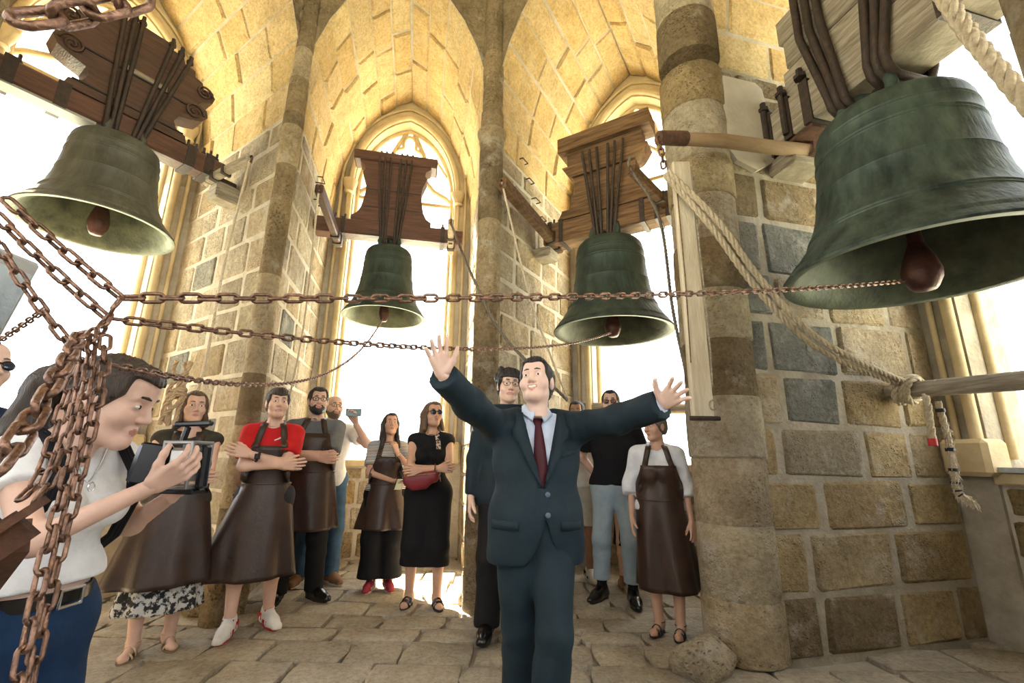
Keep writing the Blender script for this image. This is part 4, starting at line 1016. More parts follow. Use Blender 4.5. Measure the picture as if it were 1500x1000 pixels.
class Person:
    def __init__(p, label, loc, H, rz, group=None, fem=False, wid=1.0, skin_=1, hair=None, hairm=None, head=(0, 0, 0), smile=False, face=1.0,
                 arms=None, legs=None, shoulder=(0, 0, 0), neck=(0, 0, 0), hands=True, belly=1.0, headscale=1.0, hips=1.0):
        p.root = empty('person', loc, rz); tag(p.root, label, 'person', group); p.s = H/1.75; p.fem = fem; p.wid = wid; s = p.s
        p.SK, p.LIP = skin(skin_); p.hs = s*headscale
        shw = (.158 if fem else .178)*wid; p.sh = {}; p.sh0 = Vector(shoulder)
        for k, sx in (('R', -1), ('L', 1)): p.sh[k] = Vector((sx*shw, .005, 1.402))+p.sh0
        arms = arms or {}; p.arm = {}
        for k, sx in (('R', -1), ('L', 1)):
            a = dict(w=(sx*.25, -.03, .86), pole=(sx*.3, 1, 0), hd=None, palm=(-sx, 0, 0), curl=22, spread=4, thumb=35, tc=14); a.update(arms.get(k, {}))
            e = ik(p.sh[k], a['w'], .295, .26, a['pole']) if 'e' not in a else Vector(a['e'])
            wv = Vector(a['w']); fd = (wv-e)
            if fd.length > .262: wv = e+fd.normalized()*.26
            a['e'], a['w'] = e, wv; a['hd'] = Vector(a['hd']) if a['hd'] else (wv-e).normalized(); p.arm[k] = a
        legs = legs or {}; p.leg = {}
        for k, sx in (('R', -1), ('L', 1)):
            a = dict(an=(sx*.10, .03), toe=sx*12, z=.0, knee=None); a.update(legs.get(k, {}))
            ank = Vector((a['an'][0], a['an'][1], .085+a['z'])); hip = Vector((sx*.088*hips, .01, .90)); kn = ik(hip, ank, .425, .41, (sx*.12, -1, 0)) if a['knee'] is None else Vector(a['knee'])
            p.leg[k] = dict(hip=hip, kn=kn, an=ank, toe=R_(a['toe']), z=a['z'])
        p.nk = Vector((0, .02, 1.45))+p.sh0; p.hc = Vector((0, -.012, 1.632))+p.sh0+Vector(neck); p.headrot = Matrix.Rotation(R_(head[0]), 3, 'Z') @ Matrix.Rotation(R_(head[1]), 3, 'X') @ Matrix.Rotation(R_(head[2]), 3, 'Y')
        p.HM = Matrix.Translation(p.hc*s) @ (p.headrot.to_4x4()) @ Matrix.Scale(p.hs, 4)
        p.belly, p.hips = belly, hips
        # --- the body, one continuous skin
        f = p.field(.0135); p.torso(f, 0); p.arms_(f, 0, 1.0, 1.0); p.legs_(f, 0)
        f.cone(p.nk*1.0, p.hc+p.headrot @ Vector((0, .02, -.07)), .056*(.88 if fem else 1), .052*(.88 if fem else 1), .04)
        for k in 'RL':
            l = p.leg[k]; td = Vector((math.sin(l['toe']), -math.cos(l['toe']), 0)); b = l['an']
            f.cone(b+Vector((0, 0, -.01))-td*.02, b-td*.035+Vector((0, 0, -.05)), .036, .030, .03); f.cone(b+Vector((0, 0, -.035))-td*.02, b+td*.155+Vector((0, 0, -.062)), .034, .020, .03); f.cone(b+td*.12+Vector((0, 0, -.06))+td.cross(Vector((0, 0, 1)))*.02, b+td*.13+Vector((0, 0, -.062))-td.cross(Vector((0, 0, 1)))*.02, .019, .018, .02)
        P, F = f.mesh(); P = P*s; fm = np.zeros(len(F), int)
        hf, HP, HF, lip = head_field(fem, smile, face); F = [F, HF+len(P)]; P = [P, xf(HP, p.HM)]; fm = [fm, lip]; n = len(P[0])+len(P[1])
        if hands:
            for k in 'RL':
                a = p.arm[k]; hp, hfc = hand_mesh(k, a['curl'], a['spread'], a['thumb'], a['tc']); M4 = frame(a['w']*s, a['hd'], -Vector(a['palm'])) @ Matrix.Scale(s*(.92 if fem else 1.0), 4)
                P.append(xf(hp, M4)); F.append(hfc+n); n += len(hp); fm.append(np.zeros(len(hfc), int)); p.arm[k]['M'] = M4
        p.body = np_obj('body', np.concatenate(P), np.concatenate(F), (p.SK, p.LIP), p.root, np.concatenate(fm))
        # eyes, brows
        gaze = .0
        for sx in (-1, 1):
            e = MB().ball((sx*.031, -.0800, .0055), (.0138, .0105, .0066), 14, 8); e.v = [p.HM @ v for v in e.v]; eo = e.build('eye', M_EYE, p.root, smooth=180)
            e = MB().ball((sx*.031+gaze, -.0870, .0058), (.0060, .0042, .0060), 10, 6); e.v = [p.HM @ v for v in e.v]; e.build('iris', M_IRIS, eo, smooth=180)
            if hairm:
                e = MB().tube([(sx*.013, -.096, .0310), (sx*.026, -.0945, .0345), (sx*.040, -.084, .0335), (sx*.049, -.072, .0260)], [.0032, .0042, .0036, .0018], 6); e.v = [p.HM @ v for v in e.v]; e.build('eyebrow', hairm, p.root, smooth=180)
        if smile:
            e = MB().tube([(-.022, -.078, -.0525), (-.012, -.0855, -.058), (0, -.089, -.0615), (.012, -.0855, -.058), (.022, -.078, -.0525)], [.004, .0066, .0074, .0066, .004], 10); e.v = [p.HM @ v for v in e.v]; e.build('teeth', M_TEETH, p.root, smooth=180)
        if hair:
            st = hair if isinstance(hair, tuple) else (hair, .2)
            HPt, HFc = hair_mesh(st[0], face, len(label), st[1]); np_obj('hair', xf(HPt, p.HM), HFc, hairm, p.root)
    def field(p, h, z0=-.02, z1=1.66):
        xs = [abs(a[k].x) for a in p.arm.values() for k in ('e', 'w')]+[.3]; ys = [a[k].y for a in p.arm.values() for k in ('e', 'w')]
        return Field((-max(xs)-.14, min(ys+[-.24])-.1, z0), (max(xs)+.14, max(ys+[.22])+.1, z1), h)
    def torso(p, f, g, top=True):
        w, fm, o = p.wid, p.fem, p.sh0; hb = (1.06 if fm else 1.0)*p.hips
        f.cone((-.07*hb, .01, .93), (.07*hb, .01, .93), .112+g, .112+g, .05, .92)
        f.cone((0, 0, .98), (0, 0, 1.14), (.148*w*p.belly if not fm else .138*w)+g, (.142*w*p.belly if not fm else .122*w)+g, .06, .76)
        f.cone(Vector((-.062*w, .005, 1.26))+o*.7, Vector((.062*w, .005, 1.26))+o*.7, (.118 if not fm else .102)+g, (.118 if not fm else .102)+g, .06, .88)
        f.cone(Vector((-.10*w, .01, 1.375))+o, Vector((.10*w, .01, 1.375))+o, .072+g, .072+g, .05)
        for k, sx in (('R', -1), ('L', 1)): f.cone(p.sh[k]*1.0-Vector((sx*.02, 0, .01)), p.nk+Vector((sx*.03, 0, -.01)), .05+g, .045+g, .04)
        if fm:
            for sx in (-1, 1): f.ell(Vector((sx*.072, -.085, 1.255))+o*.7, (.062+g, .06+g, .06+g), .04)
    def arms_(p, f, g, up, low, sides='RL', wide=0.0, cuff=0.0):
        """up / low: how far the upper arm and forearm are covered (1 = all)"""
        for k in sides:
            a = p.arm[k]; S, E, W_ = p.sh[k], a['e'], a['w']; c = .83 if p.fem else 1.0
            d = (E-S).normalized(); e = S+(E-S)*up
            f.cone(S, E if up >= 1 else S+(E-S)*min(1, up+.2), .050*c+g+wide*.25, .041*c+g+wide*1.25, .03, clip=None if up >= 1 else (e, d))
            if up >= 1 and low > 0:
                d2 = (W_-E).normalized(); w_ = E+(W_-E)*low
                f.cone(E, W_, .0405*c+g+wide, .027*c+g+wide+cuff, .03, clip=None if (low >= 1 and g == 0) else (w_, d2))
    def legs_(p, f, g, to=1.0, wide=0.0, hem=0.0):
        for k in 'RL':
            l = p.leg[k]; hm = 1.05*p.hips
            f.cone(l['hip'], l['kn'], .088*hm+g+wide*.6, .056+g+wide, .04)
            m = l['kn']+(l['an']-l['kn'])*.3+Vector((0, .012, 0)); f.cone(l['kn'], m, .054+g+wide, .053+g+wide, .03); f.cone(m, l['an'], .053+g+wide, .036+g+hem, .03)
    def garment(p, name, m, build, voxel=.012, z=(.0, 1.6), wr=(.003, 40), seed=1, keep=False):
        f = p.field(voxel, z[0]-.03, z[1]+.03); build(f)
        if wr: f.wrinkle(wr[0], wr[1], seed)
        f.cut(lambda X, Y, Z: np.maximum(z[0]-Z, Z-z[1])+0*X+0*Y)
        P, F = f.mesh(); o = np_obj(name, P*p.s, F, m, p.root)
        p.last = f; return o
    def neckhole(p, f, deep=.0, w_=.075, v=False):
        if v: f.cut(lambda X, Y, Z: np.minimum(.06-np.abs(X)*1.0*(1)-0*Y, .0)*0+np.where((Y < .02), np.minimum(Z-(1.44-deep)-np.abs(X)*deep/.06, .05), -.05)*np.where(np.abs(X) < .075, 1, -1)*np.where(Z > 1.2, 1, -1)-.0)
        else: f.ell(p.nk+Vector((0, -.03, .035)), (w_, .085, .05+deep), .015, 's')
    def tee(p, m, sleeve=.55, hem=.92, g=.014, deep=.02, name='t_shirt', v=0, wide=.012, low=0, wr=(.004, 34), cuff=0):
        def b(f):
            p.torso(f, g); p.arms_(f, g, sleeve, low, wide=wide, cuff=cuff)
            f.cone((-.07*p.hips, .01, hem), (.07*p.hips, .01, hem), .118+g, .118+g, .04, .92)
            f.ell(p.nk+Vector((0, -.03, .04)), (.072, .085, .045+deep), .015, 's')
            if v: f.cone(p.nk+Vector((0, -.14, .02)), p.nk+Vector((0, -.16, -v)), .055, .008, .01, op='s')
        return p.garment(name, m, b, z=(hem, 1.52+p.sh0.z), wr=wr, seed=int(hem*100))
    def trousers(p, m, ankle=.06, waist=1.0, g=.014, wide=.006, hem=.03, name='trousers', wr=(.004, 30)):
        def b(f):
            f.cone((-.07*p.hips, .01, .93), (.07*p.hips, .01, .93), .114+g, .114+g, .05, .92); f.cone((0, 0, .95), (0, 0, 1.05), .145*p.belly*(p.wid)+g*.6, .14*p.belly*p.wid+g*.6, .05, .76); p.legs_(f, g, 1, wide, hem)
        return p.garment(name, m, b, z=(ankle, waist), wr=wr, seed=7)
    def skirt(p, m, z0, z1, r0, r1, name='skirt', flat=.8, folds=(.010, 9), g=.0, cx=0):
        def b(f):
            f.cone((cx, .0, z0-.1), (0, .0, z1-.02), r0, r1, .04, flat); f.cone((-.06*p.hips, .01, .93), (.06*p.hips, .01, .93), .118, .118, .06, .92)
            X, Y, Z = f.ax[0][:, None, None], f.ax[1][None, :, None], f.ax[2][None, None, :]
            f.v = f.v+folds[0]*np.sin(np.arctan2(X, Y)*folds[1]+Z*2)*np.clip((z1-Z)/(z1-z0), 0, 1)
        return p.garment(name, m, b, z=(z0, z1), wr=(.003, 25), seed=3)
    def shoes(p, m, sole_m, length=.27, high=.0, sole=.022, name='shoe', pointed=0.0, accent=None):
        for k in 'RL':
            l = p.leg[k]; td = Vector((math.sin(l['toe']), -math.cos(l['toe']), 0)); b = Vector((l['an'].x, l['an'].y, l['z'])); sd = Vector((0, 0, 1)).cross(td)
            e = empty(name, (0, 0, 0)); e.parent = p.root
            M4 = Matrix.Translation(b*p.s) @ Matrix((sd, -td, Vector((0, 0, 1)))).transposed().to_4x4() @ Matrix.Scale(p.s*(.92 if p.fem else 1.0), 4)
            f = Field((-.075, -.23, 0), (.075, .12, .19+high), .0062); t = length-.085
            f.cone((0, .03, .045), (0, -t*.55, .042), .043, .044, .02); f.cone((0, -t*.5, .04), (0, -t+.01, .030), .046, .036-.008*pointed, .02); f.cone((0, .022, .05), (0, .012, .10+high), .042, .042, .03); f.cone((0, .0, .09), (0, -.09, .055), .038, .036, .03)
            f.ell((0, .008, .14+high), (.033, .046, .05), .012, 's')
            f.cut(lambda X, Y, Z: sole*.8-Z+0*X+0*Y); P, F = f.mesh(); np_obj('upper', xf(P, M4), F, m, e)
            out = [(.040*math.cos(a)*(1.12 if math.sin(a) < 0 else .92), (-.045+(length/2)*math.sin(a))) for a in [q*math.pi/12 for q in range(24)]]
            sm = MB().prism(out, 0, sole+.006, 'z'); sm.v = [M4 @ v for v in sm.v]; sm.build('sole', sole_m, e, smooth=40)
            if accent:
                a_ = MB()
                for q in range(4): a_.bar((-.024, -.04-.018*q, .098-.011*q), (.024, -.045-.018*q, .098-.011*q), .006, .006)
                a_.v = [M4 @ v for v in a_.v]; a_.build('laces', accent[0], e)
                a_ = MB()
                for sx in (-1, 1):
                    a_.box((sx*.044, .025, .065), (.010, .06, .045)); a_.box((sx*.045, -.08, .045), (.010, .075, .022)); a_.box((sx*.03, -.02, .095), (.012, .03, .03))
                a_.box((0, -t+.0, .03), (.05, .03, .012)); a_.v = [M4 @ v for v in a_.v]; a_.build('side_panel', accent[1], e)
    def sandals(p, m, sole_m, straps=((-.035, .05), (-.10, .035)), name='sandal', ankle=True, w_=.016):
        for k in 'RL':
            l = p.leg[k]; td = Vector((math.sin(l['toe']), -math.cos(l['toe']), 0)); b = Vector((l['an'].x, l['an'].y, l['z'])); sd = Vector((0, 0, 1)).cross(td)
            e = empty(name, (0, 0, 0)); e.parent = p.root; M4 = Matrix.Translation(b*p.s) @ Matrix((sd, -td, Vector((0, 0, 1)))).transposed().to_4x4() @ Matrix.Scale(p.s*(.92 if p.fem else 1.0), 4)
            out = [(.046*math.cos(a)*(1.05 if math.sin(a) < 0 else .9), -.055+.135*math.sin(a)) for a in [q*math.pi/12 for q in range(24)]]
            sm = MB().prism(out, 0, .014, 'z'); sm.v = [M4 @ v for v in sm.v]; sm.build('sole', sole_m, e, smooth=40)
            for (yy, hh) in straps:
                n = 9; sm = MB(); P = [(.046*math.cos(math.pi*q/(n-1)), yy, .012+hh*1.25*math.sin(math.pi*q/(n-1))) for q in range(n)]
                for dy in (-w_/2, -w_/6, w_/6, w_/2): sm.tube([(x, y+dy, z) for x, y, z in P], w_*.24, 5)
                sm.v = [M4 @ v for v in sm.v]; sm.build('strap', m, e, smooth=60)
            if ankle:
                sm = MB(); sm.tube([(.044*math.cos(a), .012+.05*math.sin(a), .085) for a in [q*math.pi/8 for q in range(16)]], .006, 6, closed=True); sm.v = [M4 @ v for v in sm.v]; sm.build('ankle_strap', m, e, smooth=60)
    def toplayer(p, name, m, poly_pts, off=.008, parent=None, f=None, th=.006):
        """a flat piece lying on the front of the last garment: rows of (x, z) points"""
        f = f or p.last; V = []; F = []; nr = len(poly_pts); nc = len(poly_pts[0])
        for row in poly_pts:
            for (x, z) in row: V.append(Vector((x, f.front(x, z)-off, z))*p.s)
        for i in range(nr-1):
            for j in range(nc-1): F.append((i*nc+j, i*nc+j+1, (i+1)*nc+j+1, (i+1)*nc+j))
        o = mobj(name, V, F, m, parent or p.root, smooth=180); md = o.modifiers.new('thickness', 'SOLIDIFY'); md.thickness = th*p.s; md.offset = 0; return o
    def apron(p, hem=.42, bib=1.32, bibw=.12, waist=1.02, flare=.27, flat=.78, wrap=105, sway=0.0, m=None, deep=.0, back=.0, flick=0.0):
        m = m or M_LEATHER; e = empty('apron', (0, 0, 0)); e.parent = p.root; f = p.last; V = []; F = []; nc = 33
        zs = [bib-(bib-waist)*i/8 for i in range(8)]+[waist-(waist-hem)*i/20 for i in range(21)]; q = random.Random(int(hem*1000)); ph = q.uniform(0, 6)
        base = .158*p.wid*max(p.belly, 1)*(1.0 if not p.fem else .96)
        for i, z in enumerate(zs):
            if z > waist: u = (z-waist)/(bib-waist); half = wrap*(1-u)**1.6+math.degrees(bibw/.17)*(1-(1-u)**1.6); rx = base+.018+.022*u
            else: u = (waist-z)/(waist-hem); half = wrap+(8*u); rx = base+.02+(flare-base-.02)*u**.85
            for j in range(nc):
                a = R_(-half+2*half*j/(nc-1)); fold = (.020*math.sin(5*a+ph)+.012*math.sin(9*a+ph*2+z*3))*(max(0, u) if z <= waist else 0)*(.4+.6*(u if z <= waist else 0))
                fy = flat if z <= waist else flat+.0
                x = (rx+fold)*math.sin(a)+sway*(max(0, (waist-z)/(waist-hem)))**1.2; y = -(rx*fy+fold+.016+deep)*math.cos(a)
                if z <= waist and flick: x += flick*(u**2)*max(0, -math.sin(a)-.3)
                if z > waist:
                    fr = f.front(x, z)
                    if abs(x) < .19: y = min(y, fr-.010)
                    y = max(y, fr-.05) if abs(x) < .15 else y
                V.append(Vector((x, y, z))*p.s)
        for i in range(len(zs)-1):
            for j in range(nc-1): F.append((i*nc+j, i*nc+j+1, (i+1)*nc+j+1, (i+1)*nc+j))
        o = mobj('apron_panel', V, F, m, e, smooth=180); md = o.modifiers.new('thickness', 'SOLIDIFY'); md.thickness = .006; md.offset = 0
        for sx in (-1, 1):
            rows = []
            for t in [k/8 for k in range(9)]:
                xc = sx*(bibw*.86+(.066-bibw*.86)*t); z = bib-.01+(1.475+p.sh0.z-bib)*t; rows.append([(xc-.024, z), (xc, z), (xc+.024, z)])
            V = []; F = []
            for r in rows:
                fr = min(f.front(r[1][0], r[1][1], -.03), .02); V += [Vector((x, fr-.013, z))*p.s for x, z in r]
            V += [Vector((sx*.050+dx, p.nk.y+.045, p.nk.z+.055))*p.s for dx in (-.02, 0, .02)]
            for i in range(len(rows)): 
                for j in range(2): F.append((i*3+j, i*3+j+1, i*3+j+4, i*3+j+3))
            s_ = mobj('neck_strap', V, F, m, e, smooth=180); md = s_.modifiers.new('thickness', 'SOLIDIFY'); md.thickness = .005; md.offset = 0
        w_ = MB().tube([Vector((math.sin(a)*(base+.026), -math.cos(a)*((base+.026)*flat+.018), waist))*p.s for a in [k*math.pi/20 for k in range(40)]], .007, 6, closed=True); w_.build('waist_tie', m, e, smooth=60)
        return e
    def glasses(p, lens=None, frame_m=None, r=.021, name='glasses', thick=.0022):
        e = empty(name, (0, 0, 0)); e.parent = p.root; fr = MB()
        for sx in (-1, 1):
            fr.tube([(sx*.032+r*1.15*math.cos(a), -.104+.010*abs(math.cos(a)) if sx*math.cos(a) > 0 else -.104, .004+r*.85*math.sin(a)) for a in [k*math.pi/8 for k in range(16)]], thick, 5, closed=True)
            fr.tube([(sx*.055, -.094, .012), (sx*.074, -.06, .012), (sx*.079, .02, .010)], thick, 5)
        fr.tube([(-.011, -.106, .008), (0, -.109, .011), (.011, -.106, .008)], thick, 5); fr.v = [p.HM @ v for v in fr.v]; fr.build('frame', frame_m or M_GLASSES, e, smooth=60)
        if lens:
            for sx in (-1, 1):
                l = MB().ball((sx*.032, -.1015, .004), (r*1.12, .003, r*.82), 14, 8); l.v = [p.HM @ v for v in l.v]; l.build('lens', lens, e, smooth=180)
    def beard(p, m, wide=1.0, full=True):
        P, F = beard_mesh(wide, full); np_obj('beard', xf(P, p.HM), F, m, p.root)
    def loc(p, v):
        """world point to this person's pose space"""
        M4 = Matrix.Translation(p.root.location) @ Matrix.Rotation(p.root.rotation_euler.z, 4, 'Z'); return (M4.inverted() @ Vector(v))/p.s
def wloc(loc, rz, H, v):
    M4 = Matrix.Translation(loc) @ Matrix.Rotation(rz, 4, 'Z'); return (M4.inverted() @ Vector(v))/(H/1.75)

# ------------------------------------------------------------------ the people
C_WHITE = cloth('white cotton', (.80, .80, .80)); C_RED = cloth('red cotton', (.55, .018, .02)); C_BLACK = cloth('black cotton', (.010, .010, .012))
C_GREYS = cloth('grey clerical cotton', (.16, .17, .18)); C_JEANS = cloth('blue denim', (.05, .10, .17), c2=(.025, .055, .10), scale=6); C_DENIM = cloth('dark blue denim', (.012, .035, .085), c2=(.006, .018, .05), scale=6)
C_LJEANS = cloth('light blue denim', (.34, .42, .47), c2=(.24, .31, .37), scale=5); C_SUIT = cloth('dark teal blue suit wool', (.016, .030, .040), rough=.7, c2=(.010, .019, .027), scale=5)
C_SHIRTB = cloth('pale blue shirt', (.60, .68, .82)); C_TIE = cloth('burgundy tie', (.07, .014, .020), rough=.5); C_GREYSH = cloth('light grey shorts', (.52, .51, .48)); C_BTROUS = cloth('black trousers', (.014, .014, .016))
C_STRIPE = mat('black and white stripes', (.75, .75, .74), .85, (.03, .03, .035), wave=('Z', 22, .0), lo=.45, hi=.55, bump=.05); C_PRINT = mat('black and white print', (.5, .49, .47), .85, (.015, .015, .016), scale=26, lo=.47, hi=.53, bump=.05)
L_BLACK = mat('black shoe leather', (.010, .009, .009), .25, bump=.03, spec=.6); L_TAN = mat('tan suede', (.20, .105, .05), .85, bump=.1); L_SOLE = mat('pale rubber', (.62, .58, .5), .8, bump=.05); L_SOLED = mat('dark rubber', (.03, .025, .022), .8, bump=.05)
L_SNEAK = mat('white sneaker leather', (.78, .77, .76), .5, bump=.05); L_GOLD = mat('gold strap leather', (.55, .40, .24), .35, metal=.4, bump=.05); L_REDS = cloth('red canvas', (.30, .035, .05)); L_CORK = mat('cork sole', (.24, .16, .09), .8, bump=.1)
H_BLACK = hairmat('black', (.018, .014, .013)); H_DBROWN = hairmat('dark brown', (.045, .026, .018)); H_BROWN = hairmat('brown', (.16, .095, .055)); H_GREY = hairmat('grey brown', (.17, .14, .115)); H_BLOND = hairmat('sleek brown', (.05, .030, .020))
def floor_loc(px, py): p = on_floor(px, py); return (p.x, p.y, 0)
CROSS = dict(R=dict(w=(.075, -.205, 1.135), pole=(-1, -.15, -.7), palm=(.1, 1, .2), curl=18), L=dict(w=(-.085, -.225, 1.17), pole=(1, -.15, -.7), palm=(-.1, 1, -.1), curl=18))
GR = 'bystanders listening in the bell chamber'

# woman in apron and printed skirt, gold sandals
p = Person('woman with crossed arms in leather apron, printed skirt and gold sandals', (-2.21, 3.20, 0), 1.61, R_(32), GR, fem=True, skin_=0, hair=('long', .10), hairm=H_BROWN, head=(12, -3, 0), arms=CROSS, wid=1.06,
           legs=dict(R=dict(an=(-.10, .0), toe=-12), L=dict(an=(.09, .08), toe=14)))
p.tee(cloth('dark olive top', (.05, .045, .035)), sleeve=.06, deep=.06, hem=.95, name='top', wide=0); p.apron(hem=.43, bib=1.28, bibw=.10, flare=.31, flat=.70, wrap=112, sway=-.03)
p.skirt(C_PRINT, .26, .95, .27, .15, flat=.7, folds=(.014, 11)); p.sandals(L_GOLD, L_CORK, straps=((-.11, .030), (-.05, .05)), w_=.014)
# boy in red
p = Person('boy in red t-shirt and leather apron with white sneakers', (-1.82, 3.57, 0), 1.69, R_(22), GR, skin_=0, hair=('fringe', 0), hairm=H_DBROWN, head=(14, -4, 0), wid=.9, belly=.86,
           arms=dict(R=dict(w=(.10, -.20, 1.16), pole=(-1, -.15, -.6), palm=(.1, 1, .2), curl=16), L=dict(w=(-.12, -.215, 1.235), pole=(1, -.15, -.8), palm=(-.1, 1, -.1), curl=14)), legs=dict(R=dict(an=(-.11, -.06), toe=-8), L=dict(an=(.12, .10), toe=24)))
p.tee(C_RED, sleeve=.72, hem=.86, wide=.022); f0 = p.last
p.toplayer('shirt_print', C_WHITE, [[(.02+.008*k, 1.335+.004*k+dz) for dz in (0, .010)] for k in range(7)], .004)
p.apron(hem=.37, bib=1.30, bibw=.12, flare=.31, flat=.72, wrap=108, sway=-.05, flick=-.10); p.trousers(cloth('dark shorts', (.03, .03, .035)), ankle=.52, name='shorts', wide=.02)
p.shoes(L_SNEAK, mat('red outsole', (.5, .04, .05), .6, bump=0), .29, .015, accent=(C_WHITE, cloth('red trim', (.45, .02, .03)))); 
w0 = p.arm['L']['w']+(p.arm['L']['e']-p.arm['L']['w'])*.22; d0 = (p.arm['L']['e']-p.arm['L']['w']).normalized(); u0 = d0.orthogonal().normalized(); v0 = d0.cross(u0)
e = empty('wrist_watch', (0, 0, 0)); e.parent = p.root
MB().tube([(w0+(u0*math.cos(a)+v0*math.sin(a))*.034)*p.s for a in [k*math.pi/8 for k in range(16)]], .010, 6, closed=True).build('band', M_BLACK, e, smooth=60); MB().box((w0+Vector((0, -.036, 0)))*p.s, (.036, .012, .038), None, .004).build('case', M_GLASSES, e)
# priest
p = Person('bearded priest in grey shirt with white collar and leather apron', (-1.80, 4.27, 0), 1.80, R_(16), GR, skin_=0, hair='short', hairm=H_BLACK, head=(12, -3, 0), arms=CROSS, wid=1.05, belly=1.08, legs=dict(R=dict(an=(-.14, -.02), toe=-6), L=dict(an=(.13, .02), toe=38)))
p.tee(C_GREYS, sleeve=.9, hem=.93, deep=.0, wide=.02, name='clerical_shirt'); p.toplayer('white_collar_tab', C_WHITE, [[(-.018, z), (0, z), (.018, z)] for z in (1.452, 1.462, 1.472)], .016)
p.apron(hem=.55, bib=1.34, bibw=.12, flare=.25, wrap=115); p.trousers(C_BTROUS, hem=.025, wide=.01); p.shoes(L_BLACK, L_SOLED, .29, .0); p.glasses(); p.beard(H_BLACK)
# man with phone
p = Person('balding man in white t-shirt and jeans raising a phone', (-1.86, 4.82, 0), 1.80, R_(28), GR, skin_=0, hair='thin', hairm=H_DBROWN, head=(10, -4, 0), wid=1.0,
           arms=dict(R=dict(w=(-.06, -.26, 1.33), pole=(-.8, .2, -1), palm=(.6, -.6, 0), curl=25), L=dict(w=(.17, -.33, 1.46), pole=(.8, .2, -1), palm=(-.5, -.3, .3), curl=38, hd=(-.25, -.15, 1))), legs=dict(R=dict(an=(-.15, .04), toe=-20), L=dict(an=(.12, -.02), toe=18)))
p.tee(C_WHITE, sleeve=.62, hem=.86, deep=.05, wide=.02); p.trousers(C_JEANS, hem=.028, wide=.008); p.shoes(L_TAN, L_SOLE, .29); p.glasses(thick=.0016); p.beard(hairmat('stubble', (.13, .08, .055)), .98)
ph = p.root.matrix_basis @ (Vector((.135, -.37, 1.56))*p.s)
e = empty('phone', ph, R_(10)); tag(e, 'pale blue phone raised by the man in white t-shirt', 'phone'); MB().box((0, 0, 0), (.15, .010, .075), None, .004).build('case', mat('pale blue phone case', (.25, .38, .42), .4, bump=0), e, smooth=30); MB().box((0, .006, 0), (.14, .002, .068)).build('screen', M_GLASSES, e); MB().lathe([(.008, 0), (.008, .003)], 10, (-.055, -.007, .02)).build('lens', M_LENS, e)
# woman in stripes
p = Person('woman in striped top and leather apron with hand at chin', (-1.20, 4.62, 0), 1.60, R_(14), GR, fem=True, skin_=2, hair=('long', .26), hairm=H_BLACK, head=(10, -14, 0), wid=1.02,
           arms=dict(R=dict(w=(.06, -.20, 1.06), pole=(-1, -.1, -.7), palm=(.1, .2, 1), curl=30), L=dict(w=(.085, -.215, 1.34), pole=(.5, -.4, -1), hd=(-.35, .25, 1), palm=(-.6, .6, .1), curl=30)), legs=dict(R=dict(an=(-.08, .0), toe=-14), L=dict(an=(.09, .0), toe=12)))
p.tee(C_STRIPE, sleeve=.75, hem=.95, deep=.01, wide=.018, name='striped_top'); p.apron(hem=.58, bib=1.30, bibw=.11, flare=.26, wrap=118); p.trousers(C_BLACK, ankle=.12, hem=.09, wide=.035, g=.016, name='wide_trousers'); p.shoes(L_REDS, L_SOLE, .26, accent=(C_WHITE, C_WHITE))
e = empty('phone', p.root.matrix_basis @ (Vector((.13, -.24, 1.03))*p.s), R_(20)); tag(e, 'dark phone held low by the woman with hand at chin', 'phone'); e.rotation_euler = (R_(40), 0, R_(30)); MB().box((0, 0, 0), (.075, .010, .14), None, .004).build('case', M_GLASSES, e); MB().box((0, -.006, 0), (.066, .002, .13)).build('screen', mat('dim screen', (.2, .24, .16), .2, bump=0), e)
# woman in black dress
p = Person('woman in long black dress and sunglasses with red hip bag', (-.71, 4.18, 0), 1.67, R_(8), GR, fem=True, skin_=2, hair=('long', .12), hairm=H_BROWN, head=(22, -10, 0), wid=1.04,
           arms=dict(R=dict(w=(.08, -.215, 1.15), pole=(-1, -.15, -.7), palm=(.1, 1, .2), curl=20), L=dict(w=(-.07, -.235, 1.13), pole=(1, -.15, -.7), palm=(-.1, 1, -.1), curl=20)), legs=dict(R=dict(an=(-.12, .04), toe=-14), L=dict(an=(.12, -.02), toe=12)))
def dress(f): p.torso(f, .012); f.cone((0, .0, .25), (0, .0, .95), .185, .165, .05, .80); p.legs_(f, .02, 1, .02, .05); f.cone((-.07, .01, .93), (.07, .01, .93), .125, .125, .05, .92); p.arms_(f, .012, .12, 0); f.ell(p.nk+Vector((0, -.03, .04)), (.075, .09, .055), .015, 's'); f.cone((-.13, -.2, .25), (-.10, -.2, .50), .05, .004, .01, op='s')
p.garment('long_dress', C_BLACK, dress, z=(.33, 1.50), wr=(.003, 22)); p.glasses(M_LENS, r=.023); p.sandals(L_BLACK, L_SOLED, straps=((-.045, .055), (-.10, .040)), ankle=False, w_=.03)
MB().tube([(p.arm['R']['w']+(p.arm['R']['e']-p.arm['R']['w'])*.12+Vector((.0, .036*math.cos(a), .036*math.sin(a))))*p.s for a in [k*math.pi/8 for k in range(16)]], .005, 6, closed=True).build('bracelet', M_BLACK, p.root, smooth=60)
e = empty('hip_bag', p.root.location+Vector((-.03, -.24, 1.0)), R_(8)); tag(e, 'dark red leather hip bag on the black dress', 'bag')
L_REDBAG = mat('dark red bag leather', (.20, .018, .025), .45, bump=.08)
